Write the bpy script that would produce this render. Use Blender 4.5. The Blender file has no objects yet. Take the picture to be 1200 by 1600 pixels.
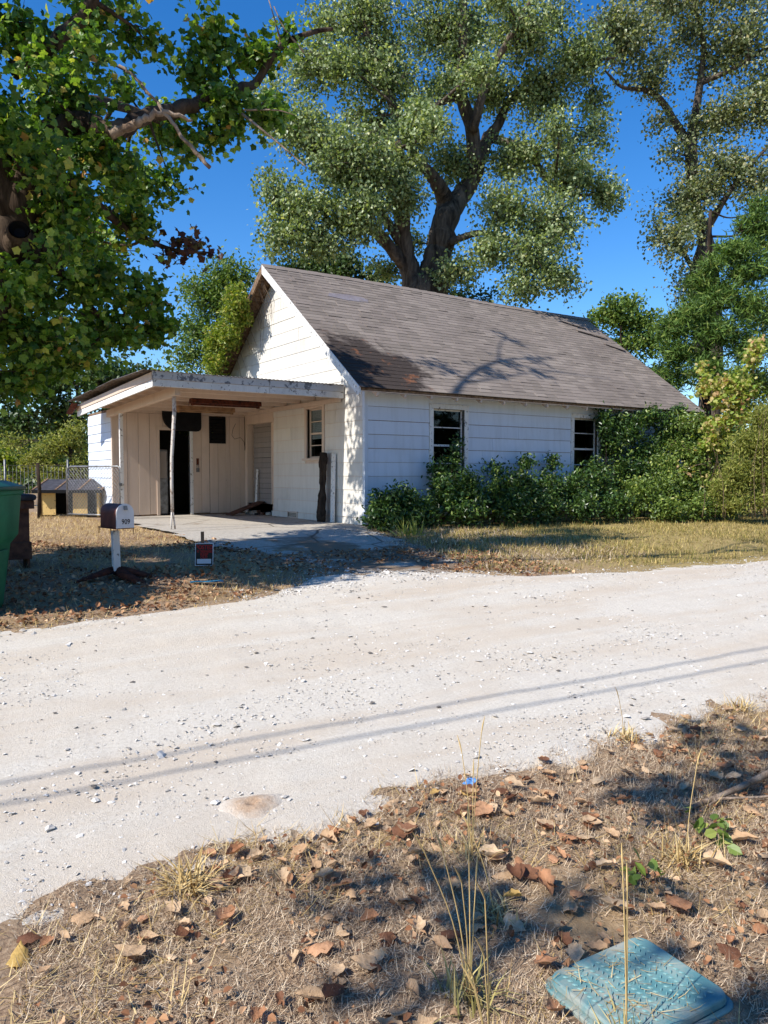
import bpy, bmesh, math, random
import numpy as np
from mathutils import Vector, Matrix

random.seed(7)
RNG = np.random.default_rng(11)
R = math.radians
SC = bpy.context.scene
COL = SC.collection

# ------------------------------------------------------------------ camera
YAW, PIT = R(34.2), R(-2.86)
CAM = np.array([0.0, 0.0, 1.55])
cam_d = bpy.data.cameras.new('camera')
cam = bpy.data.objects.new('camera', cam_d)
COL.objects.link(cam)
cam.location = CAM
cam.rotation_euler = (R(90) + PIT, 0, -YAW)
cam_d.sensor_fit = 'HORIZONTAL'
cam_d.sensor_width = 36.0
cam_d.lens = 36.0
cam_d.clip_start = 0.05
cam_d.clip_end = 3000
SC.camera = cam

# ------------------------------------------------------------------ sky, sun, exposure
SUN_EL, SUN_OFF = R(44), R(2.6)
sun_dir = Vector((math.cos(SUN_EL) * math.cos(SUN_OFF), math.cos(SUN_EL) * math.sin(SUN_OFF), -math.sin(SUN_EL)))
w = bpy.data.worlds.new('World')
SC.world = w
w.use_nodes = True
nt = w.node_tree
sky = nt.nodes.new('ShaderNodeTexSky')
sky.sky_type = 'NISHITA'
sky.sun_disc = False
sky.sun_elevation = SUN_EL
sky.sun_rotation = math.atan2(-sun_dir.x, -sun_dir.y)
sky.altitude = 300
sky.air_density = 1.0
sky.dust_density = 0.15
sky.ozone_density = 4.0
bg = nt.nodes['Background']
bg.inputs['Strength'].default_value = 0.15
hs = nt.nodes.new('ShaderNodeHueSaturation')
hs.inputs['Saturation'].default_value = 1.32
hs.inputs['Hue'].default_value = 0.506
nt.links.new(sky.outputs[0], hs.inputs['Color'])
nt.links.new(hs.outputs[0], bg.inputs['Color'])
sl = bpy.data.lights.new('sun', 'SUN')
sl.energy = 5.0
sl.angle = R(0.53)
sl.color = (1.0, 0.955, 0.88)
sun = bpy.data.objects.new('sun', sl)
COL.objects.link(sun)
sun.rotation_euler = sun_dir.to_track_quat('-Z', 'Y').to_euler()
SC.view_settings.view_transform = 'Standard'
SC.view_settings.look = 'None'
SC.view_settings.gamma = 1.0
SC.view_settings.exposure = 0.4
SC.cycles.max_bounces = 8
SC.cycles.transparent_max_bounces = 8
SC.cycles.use_denoising = True

# ------------------------------------------------------------------ helpers
_f = np.array([math.sin(YAW) * math.cos(PIT), math.cos(YAW) * math.cos(PIT), math.sin(PIT)])
_r = np.array([math.cos(YAW), -math.sin(YAW), 0])
_u = np.cross(_r, _f)


def at(px, py, d):
    """a point seen at photo pixel px,py, d metres in front of the camera (used to lay out tree limbs)"""
    return CAM + d * (_f + _r * (px - 600) / 1200 - _u * (py - 800) / 1200)


def lin(r, g, b):
    f = lambda c: (c / 255 / 12.92) if c / 255 <= 0.04045 else ((c / 255 + 0.055) / 1.055) ** 2.4
    return (f(r), f(g), f(b), 1.0)


def hash2(ix, iy, seed):
    h = np.sin(ix * 127.1 + iy * 311.7 + seed * 74.7) * 43758.5453
    return h - np.floor(h)


def vnoise(x, y, seed=0):
    ix, iy = np.floor(x), np.floor(y)
    fx, fy = x - ix, y - iy
    fx, fy = fx * fx * (3 - 2 * fx), fy * fy * (3 - 2 * fy)
    a, b = hash2(ix, iy, seed), hash2(ix + 1, iy, seed)
    c, d = hash2(ix, iy + 1, seed), hash2(ix + 1, iy + 1, seed)
    return (a * (1 - fx) + b * fx) * (1 - fy) + (c * (1 - fx) + d * fx) * fy


def fbm(x, y, oct=4, seed=0):
    s, a, n = 0, 0.5, 0
    for i in range(oct):
        s = s + a * vnoise(x * 2 ** i, y * 2 ** i, seed + i)
        n += a
        a *= 0.5
    return s / n


GY = [-400, -3, 0, 1.5, 2.8, 3.6, 5.0, 6.0, 6.6, 8.0, 9.5, 11.0, 12.0, 60, 2000]
GZ = [-.1, -.01, 0.0, .02, .055, .11, .215, .28, .31, .41, .505, .575, .59, .6, .6]


def gz(x, y):
    return np.interp(y, GY, GZ) + 0.0 * np.asarray(x)


def near_edge(x):
    x = np.asarray(x, float)
    return 2.80 + 0.16 * (fbm(x * 1.3, x * 0 + 3.1, 4, 5) - .5) * 2 - 0.05 * np.clip(x - 3.5, 0, 4)


def far_edge(x):
    x = np.asarray(x, float)
    e = np.interp(x, [-60, 0, 2.2, 3.4, 4.2, 5.0, 5.9, 6.6, 8, 11, 60], [6.5, 6.55, 6.7, 7.0, 7.5, 7.75, 7.3, 6.6, 6.35, 6.1, 6.0])
    return e + 0.35 * (fbm(x * 1.1, x * 0 + 9.7, 4, 8) - .5)


class MB:
    def __init__(self):
        self.v, self.f = [], []

    def add(self, verts, faces):
        o = len(self.v)
        self.v += [tuple(map(float, p)) for p in verts]
        self.f += [tuple(i + o for i in fc) for fc in faces]
        return self

    def box(self, x0, x1, y0, y1, z0, z1):
        self.add([(x0, y0, z0), (x1, y0, z0), (x1, y1, z0), (x0, y1, z0), (x0, y0, z1), (x1, y0, z1), (x1, y1, z1), (x0, y1, z1)],
                 [(0, 3, 2, 1), (4, 5, 6, 7), (0, 1, 5, 4), (1, 2, 6, 5), (2, 3, 7, 6), (3, 0, 4, 7)])
        return self

    def bar(self, a, b, wd, th, upv=(0, 0, 1)):
        a, b = Vector(a), Vector(b)
        d = (b - a).normalized()
        s = d.cross(Vector(upv))
        s = s.normalized() if s.length > 1e-6 else Vector((1, 0, 0))
        t = s.cross(d)
        s, t = s * wd / 2, t * th / 2
        vs = [a - s - t, a + s - t, a + s + t, a - s + t, b - s - t, b + s - t, b + s + t, b - s + t]
        self.add(vs, [(0, 1, 2, 3), (7, 6, 5, 4), (0, 4, 5, 1), (1, 5, 6, 2), (2, 6, 7, 3), (3, 7, 4, 0)])
        return self

    def tube(self, pts, rad, n=8, caps=True):
        P = [Vector(p) for p in pts]
        if not hasattr(rad, '__len__'):
            rad = [rad] * len(P)
        o = len(self.v)
        prev = None
        for i, p in enumerate(P):
            d = (P[min(i + 1, len(P) - 1)] - P[max(i - 1, 0)])
            d = d.normalized() if d.length > 1e-9 else Vector((0, 0, 1))
            if prev is None:
                prev = d.orthogonal().normalized()
            s = prev - d * prev.dot(d)
            s = s.normalized() if s.length > 1e-6 else d.orthogonal().normalized()
            prev = s
            t = d.cross(s)
            for k in range(n):
                a = 2 * math.pi * k / n
                self.v.append(tuple(p + (s * math.cos(a) + t * math.sin(a)) * rad[i]))
        for i in range(len(P) - 1):
            for k in range(n):
                k2 = (k + 1) % n
                self.f.append((o + i * n + k, o + i * n + k2, o + (i + 1) * n + k2, o + (i + 1) * n + k))
        if caps:
            self.f.append(tuple(o + k for k in reversed(range(n))))
            self.f.append(tuple(o + (len(P) - 1) * n + k for k in range(n)))
        return self

    def prism(self, poly, a, b):
        """poly: list of 3d points (planar), extruded by vector a->b"""
        n = len(poly)
        off = Vector(b) - Vector(a)
        vs = [Vector(p) for p in poly] + [Vector(p) + off for p in poly]
        fs = [tuple(range(n)), tuple(n + i for i in reversed(range(n)))]
        fs += [(i, n + i, n + (i + 1) % n, (i + 1) % n) for i in range(n)]
        self.add(vs, fs)
        return self

    def build(self, name, mat, parent=None, smooth=False, bevel=0, fix=True):
        me = bpy.data.meshes.new(name)
        me.from_pydata(self.v, [], self.f)
        if fix:
            bm = bmesh.new()
            bm.from_mesh(me)
            bmesh.ops.recalc_face_normals(bm, faces=bm.faces)
            bm.to_mesh(me)
            bm.free()
        me.materials.append(mat)
        if smooth:
            me.polygons.foreach_set('use_smooth', [True] * len(me.polygons))
        o = bpy.data.objects.new(name, me)
        COL.objects.link(o)
        if parent is not None:
            o.parent = parent
        if bevel:
            m = o.modifiers.new('bevel', 'BEVEL')
            m.width = bevel
            m.segments = 2
            m.limit_method = 'ANGLE'
        return o


def tag(o, label=None, cat=None, group=None, kind=None):
    if label:
        o['label'] = label
    if cat:
        o['category'] = cat
    if group:
        o['group'] = group
    if kind:
        o['kind'] = kind
    return o


def thing(name, label, cat, group=None, loc=(0, 0, 0)):
    o = bpy.data.objects.new(name, None)
    o.empty_display_size = 0.2
    COL.objects.link(o)
    o.location = loc
    return tag(o, label, cat, group)


def raw_mesh(name, V, F, mat, parent=None, smooth=False):
    """V (n,3) array, F (m,k) array of equal sized faces"""
    me = bpy.data.meshes.new(name)
    m, k = F.shape
    me.vertices.add(len(V))
    me.vertices.foreach_set('co', np.asarray(V, np.float32).ravel())
    me.loops.add(m * k)
    me.loops.foreach_set('vertex_index', F.astype(np.int32).ravel())
    me.polygons.add(m)
    me.polygons.foreach_set('loop_start', np.arange(0, m * k, k, dtype=np.int32))
    me.polygons.foreach_set('loop_total', np.full(m, k, np.int32))
    me.polygons.foreach_set('use_smooth', np.full(m, bool(smooth)))
    me.update(calc_edges=True)
    me.materials.append(mat)
    o = bpy.data.objects.new(name, me)
    COL.objects.link(o)
    if parent is not None:
        o.parent = parent
    return o


def scatter(name, T, TF, pos, X, Y, Z, size, mat, parent=None, smooth=False):
    """many small copies of template T (v,3), faces TF (f,k) in one mesh; X,Y,Z (n,3) axes, size (n,) or (n,3)"""
    n = len(pos)
    size = np.asarray(size)
    if size.ndim == 1:
        size = np.repeat(size[:, None], 3, 1)
    if T.ndim == 2:
        T = np.broadcast_to(T, (n,) + T.shape)
    V = (pos[:, None, :] + T[:, :, 0:1] * (X * size[:, 0:1])[:, None, :] + T[:, :, 1:2] * (Y * size[:, 1:2])[:, None, :]
         + T[:, :, 2:3] * (Z * size[:, 2:3])[:, None, :])
    nv = T.shape[1]
    F = (TF[None] + (np.arange(n) * nv)[:, None, None]).reshape(-1, TF.shape[1])
    return raw_mesh(name, V.reshape(-1, 3), F, mat, parent, smooth)


def frames(n, up_bias=0.0, droop=0.0):
    """random leaf frames: Z = leaf normal, Y = leaf axis"""
    Z = RNG.normal(size=(n, 3))
    Z[:, 2] = Z[:, 2] + up_bias
    Z /= np.linalg.norm(Z, axis=1, keepdims=True)
    A = RNG.normal(size=(n, 3))
    A[:, 2] -= droop
    Y = A - Z * np.sum(A * Z, 1, keepdims=True)
    Y /= np.linalg.norm(Y, axis=1, keepdims=True) + 1e-9
    X = np.cross(Y, Z)
    return X, Y, Z


# ------------------------------------------------------------------ materials
def new_mat(name):
    m = bpy.data.materials.new(name)
    m.use_nodes = True
    return m, m.node_tree, m.node_tree.nodes['Principled BSDF']


def N(nt, kind, **kw):
    n = nt.nodes.new(kind)
    for k, v in kw.items():
        if k in n.inputs:
            n.inputs[k].default_value = v
        else:
            setattr(n, k, v)
    return n


def ramp(nt, fac, stops, interp='LINEAR'):
    n = nt.nodes.new('ShaderNodeValToRGB')
    cr = n.color_ramp
    cr.interpolation = interp
    while len(cr.elements) < len(stops):
        cr.elements.new(0.5)
    for e, (p, c) in zip(cr.elements, stops):
        e.position = p
        e.color = c if len(c) == 4 else (*c, 1)
    nt.links.new(fac, n.inputs['Fac'])
    return n.outputs['Color']


def coords(nt, scale=(1, 1, 1), kind='Object'):
    tc = nt.nodes.new('ShaderNodeTexCoord')
    mp = nt.nodes.new('ShaderNodeMapping')
    mp.inputs['Scale'].default_value = scale
    nt.links.new(tc.outputs[kind], mp.inputs['Vector'])
    return mp.outputs['Vector']


def noise(nt, vec, scale, detail=5, rough=0.55, dist=0.0):
    n = nt.nodes.new('ShaderNodeTexNoise')
    n.inputs['Scale'].default_value = scale
    n.inputs['Detail'].default_value = detail
    n.inputs['Roughness'].default_value = rough
    n.inputs['Distortion'].default_value = dist
    if vec is not None:
        nt.links.new(vec, n.inputs['Vector'])
    return n.outputs['Fac']


def mix(nt, fac, a, b, mode='MIX'):
    n = nt.nodes.new('ShaderNodeMix')
    n.data_type = 'RGBA'
    n.blend_type = mode
    for sock, v in ((n.inputs[0], fac), (n.inputs[6], a), (n.inputs[7], b)):
        if isinstance(v, (int, float)):
            sock.default_value = v
        elif isinstance(v, tuple):
            sock.default_value = v
        else:
            nt.links.new(v, sock)
    return n.outputs[2]


def bump(nt, bsdf, h, strength=0.3, dist=0.01):
    b = nt.nodes.new('ShaderNodeBump')
    b.inputs['Strength'].default_value = strength
    b.inputs['Distance'].default_value = dist
    nt.links.new(h, b.inputs['Height'])
    nt.links.new(b.outputs['Normal'], bsdf.inputs['Normal'])


def island(nt):
    return nt.nodes.new('ShaderNodeNewGeometry').outputs['Random Per Island']


def paint_mat(name, base, dirt, wood, peel=0.62, scale=1.0, rough=0.75, streak=0.35):
    """old painted board: uneven paint, grey streaks, places where the paint has come off"""
    m, nt, b = new_mat(name)
    v = coords(nt)
    vs = coords(nt, (9, 9, 0.9))
    n1 = noise(nt, v, 1.3 * scale, 5, 0.6)
    n2 = noise(nt, vs, 1.0 * scale, 6, 0.65)
    n3 = noise(nt, v, 17 * scale, 7, 0.7, 0.3)
    oi = nt.nodes.new('ShaderNodeObjectInfo')
    tone = ramp(nt, oi.outputs['Random'], [(0, (.9, .9, .9)), (1, (1, 1, 1))])
    c = mix(nt, ramp(nt, n2, [(.45, (0, 0, 0)), (.75, (streak, streak, streak))]), base, dirt)
    c = mix(nt, ramp(nt, n1, [(.55, (0, 0, 0)), (.8, (.35, .35, .35))]), c, dirt)
    c = mix(nt, ramp(nt, n3, [(peel, (0, 0, 0)), (peel + .04, (1, 1, 1))]), c, wood)
    c = mix(nt, 1.0, c, tone, 'MULTIPLY')
    nt.links.new(c, b.inputs['Base Color'])
    b.inputs['Roughness'].default_value = rough
    b.inputs['Specular IOR Level'].default_value = 0.25
    bump(nt, b, n3, 0.25, 0.004)
    return m


def plain_mat(name, base, dark=None, scale=8, rough=0.7, metal=0.0, bumpy=0.2, spec=0.3, lo=.35, hi=.7):
    m, nt, b = new_mat(name)
    v = coords(nt)
    n1 = noise(nt, v, scale, 6, 0.6)
    dark = dark or tuple(c * .6 for c in base[:3]) + (1,)
    nt.links.new(ramp(nt, n1, [(lo, dark), (hi, base)]), b.inputs['Base Color'])
    b.inputs['Roughness'].default_value = rough
    b.inputs['Metallic'].default_value = metal
    b.inputs['Specular IOR Level'].default_value = spec
    if bumpy:
        bump(nt, b, noise(nt, v, scale * 4, 5), bumpy, 0.006)
    return m


def leaf_mat(name, stops, trans=0.35, rough=0.5, spec=0.35):
    m, nt, b = new_mat(name)
    c = ramp(nt, island(nt), stops)
    nt.links.new(c, b.inputs['Base Color'])
    b.inputs['Roughness'].default_value = rough
    b.inputs['Specular IOR Level'].default_value = spec
    t = nt.nodes.new('ShaderNodeBsdfTranslucent')
    nt.links.new(mix(nt, 1.0, c, (1.35, 1.4, .55, 1), 'MULTIPLY'), t.inputs['Color'])
    ms = nt.nodes.new('ShaderNodeMixShader')
    ms.inputs[0].default_value = trans
    out = nt.nodes['Material Output']
    nt.links.new(b.outputs[0], ms.inputs[1])
    nt.links.new(t.outputs[0], ms.inputs[2])
    nt.links.new(ms.outputs[0], out.inputs['Surface'])
    return m


def bark_mat(name, a, b_, scale=6):
    m, nt, b = new_mat(name)
    v = coords(nt, (1, 1, .22))
    n1 = noise(nt, v, scale, 8, 0.65, 1.0)
    nt.links.new(ramp(nt, n1, [(.35, a), (.65, b_)]), b.inputs['Base Color'])
    b.inputs['Roughness'].default_value = 0.95
    b.inputs['Specular IOR Level'].default_value = 0.1
    bump(nt, b, n1, 0.9, 0.06)
    return m


SKY_WHITE = paint_mat('sky_tinted_white_paint', (.68, .725, .79, 1), (.46, .48, .49, 1), (.30, .27, .23, 1), .68)  # white with the blue of sky-lit shade mixed into the colour
CREAM = paint_mat('cream_paint', (.68, .54, .43, 1), (.46, .34, .25, 1), (.24, .17, .12, 1), .67)
BOUNCE_WHITE = paint_mat('bounce_tinted_white_paint', (.73, .69, .62, 1), (.47, .41, .34, 1), (.28, .24, .19, 1), .68)  # same white for the gable, warm bounced light put into the colour
TRIM = paint_mat('trim_paint', (.78, .76, .72, 1), (.45, .42, .38, 1), (.20, .18, .16, 1), .58)
FASCIA = paint_mat('peeling_fascia_paint', (.62, .60, .58, 1), (.32, .31, .31, 1), (.17, .17, .18, 1), .53, .4)
OLDWOOD = plain_mat('weathered_wood', lin(150, 122, 95), lin(88, 66, 50), 14, .9)
BROWNWOOD = plain_mat('brown_wood', lin(112, 76, 58), lin(64, 42, 34), 12, .85)
GREYBOARD = paint_mat('grey_painted_board', (.33, .29, .26, 1), (.22, .19, .17, 1), (.12, .10, .09, 1), .64)
RUST = plain_mat('rusted_metal', lin(118, 62, 42), lin(52, 30, 26), 18, .85, .2, .4)
BROWNMETAL = plain_mat('brown_painted_metal', lin(122, 66, 52), lin(78, 42, 34), 6, .6, .0, .05, .22)
GALV = plain_mat('galvanised_metal', lin(150, 150, 150), lin(100, 98, 96), 10, .5, .7, .1)
TIN = plain_mat('roof_tin', lin(120, 112, 104), lin(74, 62, 54), 5, .6, .4, .2)
BLACK = plain_mat('black_rubber', (.012, .012, .013, 1), (.006, .006, .007, 1), 6, .7, 0, .1, .15)
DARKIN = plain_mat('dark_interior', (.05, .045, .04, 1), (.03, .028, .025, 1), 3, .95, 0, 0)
CONC = None
GREENP = plain_mat('green_plastic', lin(40, 112, 78), lin(18, 84, 56), 3.5, .55, 0, .06, .35)
DARKGREENP = plain_mat('dark_green_plastic', lin(12, 82, 58), lin(8, 62, 44), 2.2, .4, 0, .03, .5)
SIGNWHITE = plain_mat('sign_white', lin(225, 228, 232), lin(200, 203, 210), 3, .5, 0, 0)
SIGNBLACK = plain_mat('sign_black', (.012, .012, .014, 1), (.01, .01, .01, 1), 3, .5, 0, 0)
SIGNRED = plain_mat('sign_red', lin(200, 20, 34), lin(180, 16, 28), 3, .5, 0, 0)
NUMBLACK = plain_mat('number_black', (.01, .01, .01, 1), (.008, .008, .008, 1), 3, .5, 0, 0)
YELLOW = paint_mat('yellow_paint', lin(222, 188, 120), lin(172, 136, 80), lin(96, 74, 48), .6)
TARPAPER = plain_mat('black_roll_roofing', lin(74, 72, 76), lin(46, 44, 48), 9, .75, 0, .2)
TWIG = plain_mat('dry_twig', lin(142, 120, 98), lin(96, 78, 62), 20, .9)
BLUEP = plain_mat('blue_litter', lin(110, 160, 210), lin(80, 128, 190), 14, .6)
BARK_C = bark_mat('cottonwood_bark', lin(46, 40, 36), lin(112, 100, 88), 5)
BARK_M = bark_mat('maple_bark', lin(44, 35, 29), lin(104, 88, 74), 5)
BARK_D = bark_mat('dark_bark', lin(34, 28, 24), lin(76, 64, 54), 6)
LIMB = bark_mat('pale_dead_limb', lin(112, 92, 76), lin(176, 156, 136), 7)


def glass_mat():
    m, nt, b = new_mat('window_glass')
    g = nt.nodes.new('ShaderNodeBsdfGlossy')
    g.inputs['Roughness'].default_value = 0.03
    t = nt.nodes.new('ShaderNodeBsdfTransparent')
    t.inputs['Color'].default_value = (.72, .76, .76, 1)
    fr = nt.nodes.new('ShaderNodeFresnel')
    fr.inputs['IOR'].default_value = 1.5
    ms = nt.nodes.new('ShaderNodeMixShader')
    bf = nt.nodes.new('ShaderNodeNewGeometry')
    inv = nt.nodes.new('ShaderNodeMath')
    inv.operation = 'SUBTRACT'
    inv.inputs[0].default_value = 1.0
    nt.links.new(bf.outputs['Backfacing'], inv.inputs[1])
    mu = nt.nodes.new('ShaderNodeMath')
    mu.operation = 'MULTIPLY'
    nt.links.new(fr.outputs[0], mu.inputs[0])
    nt.links.new(inv.outputs[0], mu.inputs[1])
    nt.links.new(mu.outputs[0], ms.inputs[0])
    nt.links.new(t.outputs[0], ms.inputs[1])
    nt.links.new(g.outputs[0], ms.inputs[2])
    nt.links.new(ms.outputs[0], nt.nodes['Material Output'].inputs['Surface'])
    return m


GLASS = glass_mat()


def shingle_mat():
    m, nt, b = new_mat('asphalt_shingle')
    v = coords(nt)
    c = ramp(nt, island(nt), [(0, lin(128, 118, 108)), (.35, lin(137, 126, 116)), (.7, lin(144, 132, 122)), (1, lin(154, 142, 130))])
    big = noise(nt, v, .55, 5, .6, .6)
    c = mix(nt, ramp(nt, big, [(.5, (0, 0, 0)), (.72, (.5, .5, .5))]), c, lin(102, 92, 84))
    # mould and bare felt low down near the front gable
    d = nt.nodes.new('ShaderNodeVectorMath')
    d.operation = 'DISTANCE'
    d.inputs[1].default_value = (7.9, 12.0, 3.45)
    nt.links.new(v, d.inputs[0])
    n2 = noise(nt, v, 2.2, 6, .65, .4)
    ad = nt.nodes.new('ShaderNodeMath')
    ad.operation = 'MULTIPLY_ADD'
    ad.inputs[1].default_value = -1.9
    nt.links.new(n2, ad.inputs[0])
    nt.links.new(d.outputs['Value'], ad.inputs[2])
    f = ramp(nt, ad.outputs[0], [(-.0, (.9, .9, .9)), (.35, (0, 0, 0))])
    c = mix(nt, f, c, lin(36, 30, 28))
    n3 = noise(nt, v, 3.4, 5, .6)
    f2 = nt.nodes.new('ShaderNodeMath')
    f2.operation = 'MULTIPLY'
    nt.links.new(f, f2.inputs[0])
    nt.links.new(ramp(nt, n3, [(.58, (0, 0, 0)), (.66, (.8, .8, .8))]), f2.inputs[1])
    c = mix(nt, f2.outputs[0], c, lin(150, 96, 62))
    fine = noise(nt, v, 70, 4, .7)
    c = mix(nt, ramp(nt, fine, [(.3, (.35, .35, .35)), (.7, (0, 0, 0))]), c, lin(98, 84, 78))
    nt.links.new(c, b.inputs['Base Color'])
    b.inputs['Roughness'].default_value = .95
    b.inputs['Specular IOR Level'].default_value = .15
    bump(nt, b, fine, .4, .004)
    return m


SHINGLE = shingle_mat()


def road_mat():
    m, nt, b = new_mat('caliche_gravel')
    v = coords(nt)
    vx = coords(nt, (.25, 1.4, 1))
    a = noise(nt, v, 55, 6, .75)
    s = noise(nt, v, 190, 4, .7)
    big = noise(nt, vx, 1.6, 6, .6, .5)
    c = ramp(nt, a, [(.28, lin(186, 175, 160)), (.5, lin(210, 201, 187)), (.75, lin(224, 216, 204))])
    c = mix(nt, ramp(nt, big, [(.42, (0, 0, 0)), (.66, (.85, .85, .85))]), c, lin(200, 184, 164))
    c = mix(nt, ramp(nt, s, [(.30, (.6, .6, .6)), (.42, (0, 0, 0))]), c, lin(140, 130, 120))
    nt.links.new(c, b.inputs['Base Color'])
    b.inputs['Roughness'].default_value = .95
    b.inputs['Specular IOR Level'].default_value = .12
    h = nt.nodes.new('ShaderNodeMath')
    h.operation = 'ADD'
    nt.links.new(a, h.inputs[0])
    nt.links.new(s, h.inputs[1])
    bump(nt, b, h.outputs[0], .55, .012)
    return m


def ground_mat():
    m, nt, b = new_mat('dry_ground')
    v = coords(nt)
    a = noise(nt, v, 38, 7, .75, .3)
    big = noise(nt, v, .9, 6, .6)
    mid = noise(nt, v, 4.5, 6, .65)
    c = ramp(nt, a, [(.3, lin(108, 86, 70)), (.5, lin(162, 136, 110)), (.72, lin(208, 184, 154))])
    c = mix(nt, ramp(nt, mid, [(.42, (0, 0, 0)), (.66, (.6, .6, .6))]), c, lin(122, 104, 88))
    c = mix(nt, ramp(nt, big, [(.45, (0, 0, 0)), (.65, (.5, .5, .5))]), c, lin(176, 150, 108))
    # greener turf along the road to the right of the drive
    sx = nt.nodes.new('ShaderNodeSeparateXYZ')
    nt.links.new(v, sx.inputs[0])
    mr = N(nt, 'ShaderNodeMapRange')
    mr.inputs['From Min'].default_value = 6.6
    mr.inputs['From Max'].default_value = 9.0
    nt.links.new(sx.outputs['X'], mr.inputs['Value'])
    my = N(nt, 'ShaderNodeMapRange')
    my.inputs['From Min'].default_value = 5.5
    my.inputs['From Max'].default_value = 6.2
    nt.links.new(sx.outputs['Y'], my.inputs['Value'])
    mm = nt.nodes.new('ShaderNodeMath')
    mm.operation = 'MULTIPLY'
    nt.links.new(mr.outputs[0], mm.inputs[0])
    nt.links.new(my.outputs[0], mm.inputs[1])
    turf = ramp(nt, noise(nt, v, 9, 6, .7), [(.35, lin(132, 116, 68)), (.65, lin(176, 156, 100))])
    m2 = nt.nodes.new('ShaderNodeMath')
    m2.operation = 'MULTIPLY'
    m2.inputs[1].default_value = .75
    nt.links.new(mm.outputs[0], m2.inputs[0])
    c = mix(nt, m2.outputs[0], c, turf)
    nt.links.new(c, b.inputs['Base Color'])
    b.inputs['Roughness'].default_value = 1
    b.inputs['Specular IOR Level'].default_value = .05
    bump(nt, b, a, .7, .02)
    return m


def concrete_mat():
    m, nt, b = new_mat('old_concrete')
    v = coords(nt)
    a = noise(nt, v, 22, 7, .7)
    big = noise(nt, v, 1.1, 6, .65, .4)
    c = ramp(nt, a, [(.3, lin(150, 142, 130)), (.7, lin(190, 182, 170))])
    sx = nt.nodes.new('ShaderNodeSeparateXYZ')
    nt.links.new(v, sx.inputs[0])
    mr = N(nt, 'ShaderNodeMapRange')
    mr.inputs['From Min'].default_value = 11.5
    mr.inputs['From Max'].default_value = 8.6
    mr.inputs['To Min'].default_value = -.12
    mr.inputs['To Max'].default_value = .14
    nt.links.new(sx.outputs['Y'], mr.inputs['Value'])
    ad = nt.nodes.new('ShaderNodeMath')
    nt.links.new(big, ad.inputs[0])
    nt.links.new(mr.outputs[0], ad.inputs[1])
    c = mix(nt, ramp(nt, ad.outputs[0], [(.52, (0, 0, 0)), (.62, (.9, .9, .9))]), c, lin(120, 100, 80))
    vo = nt.nodes.new('ShaderNodeTexVoronoi')
    vo.feature = 'DISTANCE_TO_EDGE'
    vo.inputs['Scale'].default_value = .55
    nt.links.new(v, vo.inputs['Vector'])
    c = mix(nt, ramp(nt, vo.outputs['Distance'], [(.004, (.8, .8, .8)), (.014, (0, 0, 0))]), c, lin(80, 70, 60))
    nt.links.new(c, b.inputs['Base Color'])
    b.inputs['Roughness'].default_value = .9
    b.inputs['Specular IOR Level'].default_value = .15
    bump(nt, b, a, .3, .006)
    return m


CONC = concrete_mat()
ROAD, GROUND = road_mat(), ground_mat()


def stone_mat(name, stops):
    m, nt, b = new_mat(name)
    c = ramp(nt, island(nt), stops)
    c = mix(nt, .35, c, ramp(nt, noise(nt, coords(nt), 90, 4), [(.3, (.5, .5, .5)), (.7, (1, 1, 1))]), 'MULTIPLY')
    nt.links.new(c, b.inputs['Base Color'])
    b.inputs['Roughness'].default_value = .9
    b.inputs['Specular IOR Level'].default_value = .15
    return m


GRAVEL = stone_mat('gravel_stone', [(0, lin(150, 142, 132)), (.12, lin(188, 180, 170)), (.6, lin(212, 206, 198)), (.93, lin(226, 222, 216)), (1, lin(128, 118, 108))])
STONE_D = plain_mat('dark_stone', lin(128, 120, 112), lin(92, 86, 80), 40, .9)
STONE_L = plain_mat('pale_stone', lin(218, 212, 204), lin(176, 168, 158), 40, .9)

# ------------------------------------------------------------------ ground, road, drive
def axis(*segs):
    out = []
    for a, b, s in segs:
        out += list(np.arange(a, b, s))
    out.append(segs[-1][1])
    return np.array(out)


def grid_mesh(name, xs, ys, zf, mat):
    Xg, Yg = np.meshgrid(xs, ys, indexing='ij')
    Zg = zf(Xg, Yg)
    V = np.stack([Xg, Yg, Zg], -1).reshape(-1, 3)
    nx, ny = len(xs), len(ys)
    i, j = np.meshgrid(np.arange(nx - 1), np.arange(ny - 1), indexing='ij')
    a = (i * ny + j).ravel()
    F = np.stack([a, a + ny, a + ny + 1, a + 1], 1)
    return raw_mesh(name, V, F, mat, smooth=True)


def ground_z(x, y):
    amp = np.where((y > 2.95) & (y < 6.0), .004, .022)
    bump_ = amp * (fbm(x * 6, y * 6, 4, 2) - .5) * 2 + amp * .8 * (fbm(x * 1.5, y * 1.5, 3, 4) - .5) * 2
    inside = ((x > 3.9) & (y > 9.5)) | (y > 40)
    return gz(x, y) + np.where(inside, -.02, bump_)


xs = axis((-1500, -100, 200), (-100, -20, 20), (-20, -2, 1), (-2, 9, .06), (9, 20, .2), (20, 60, 4), (60, 200, 20), (200, 1600, 200))
ys = axis((-200, -10, 40), (-10, 0, 1), (0, 4, .05), (4, 12, .1), (12, 30, .8), (30, 100, 10), (100, 400, 50), (400, 2000, 200))
tag(grid_mesh('ground', xs, ys, ground_z, GROUND), kind='structure')


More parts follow.
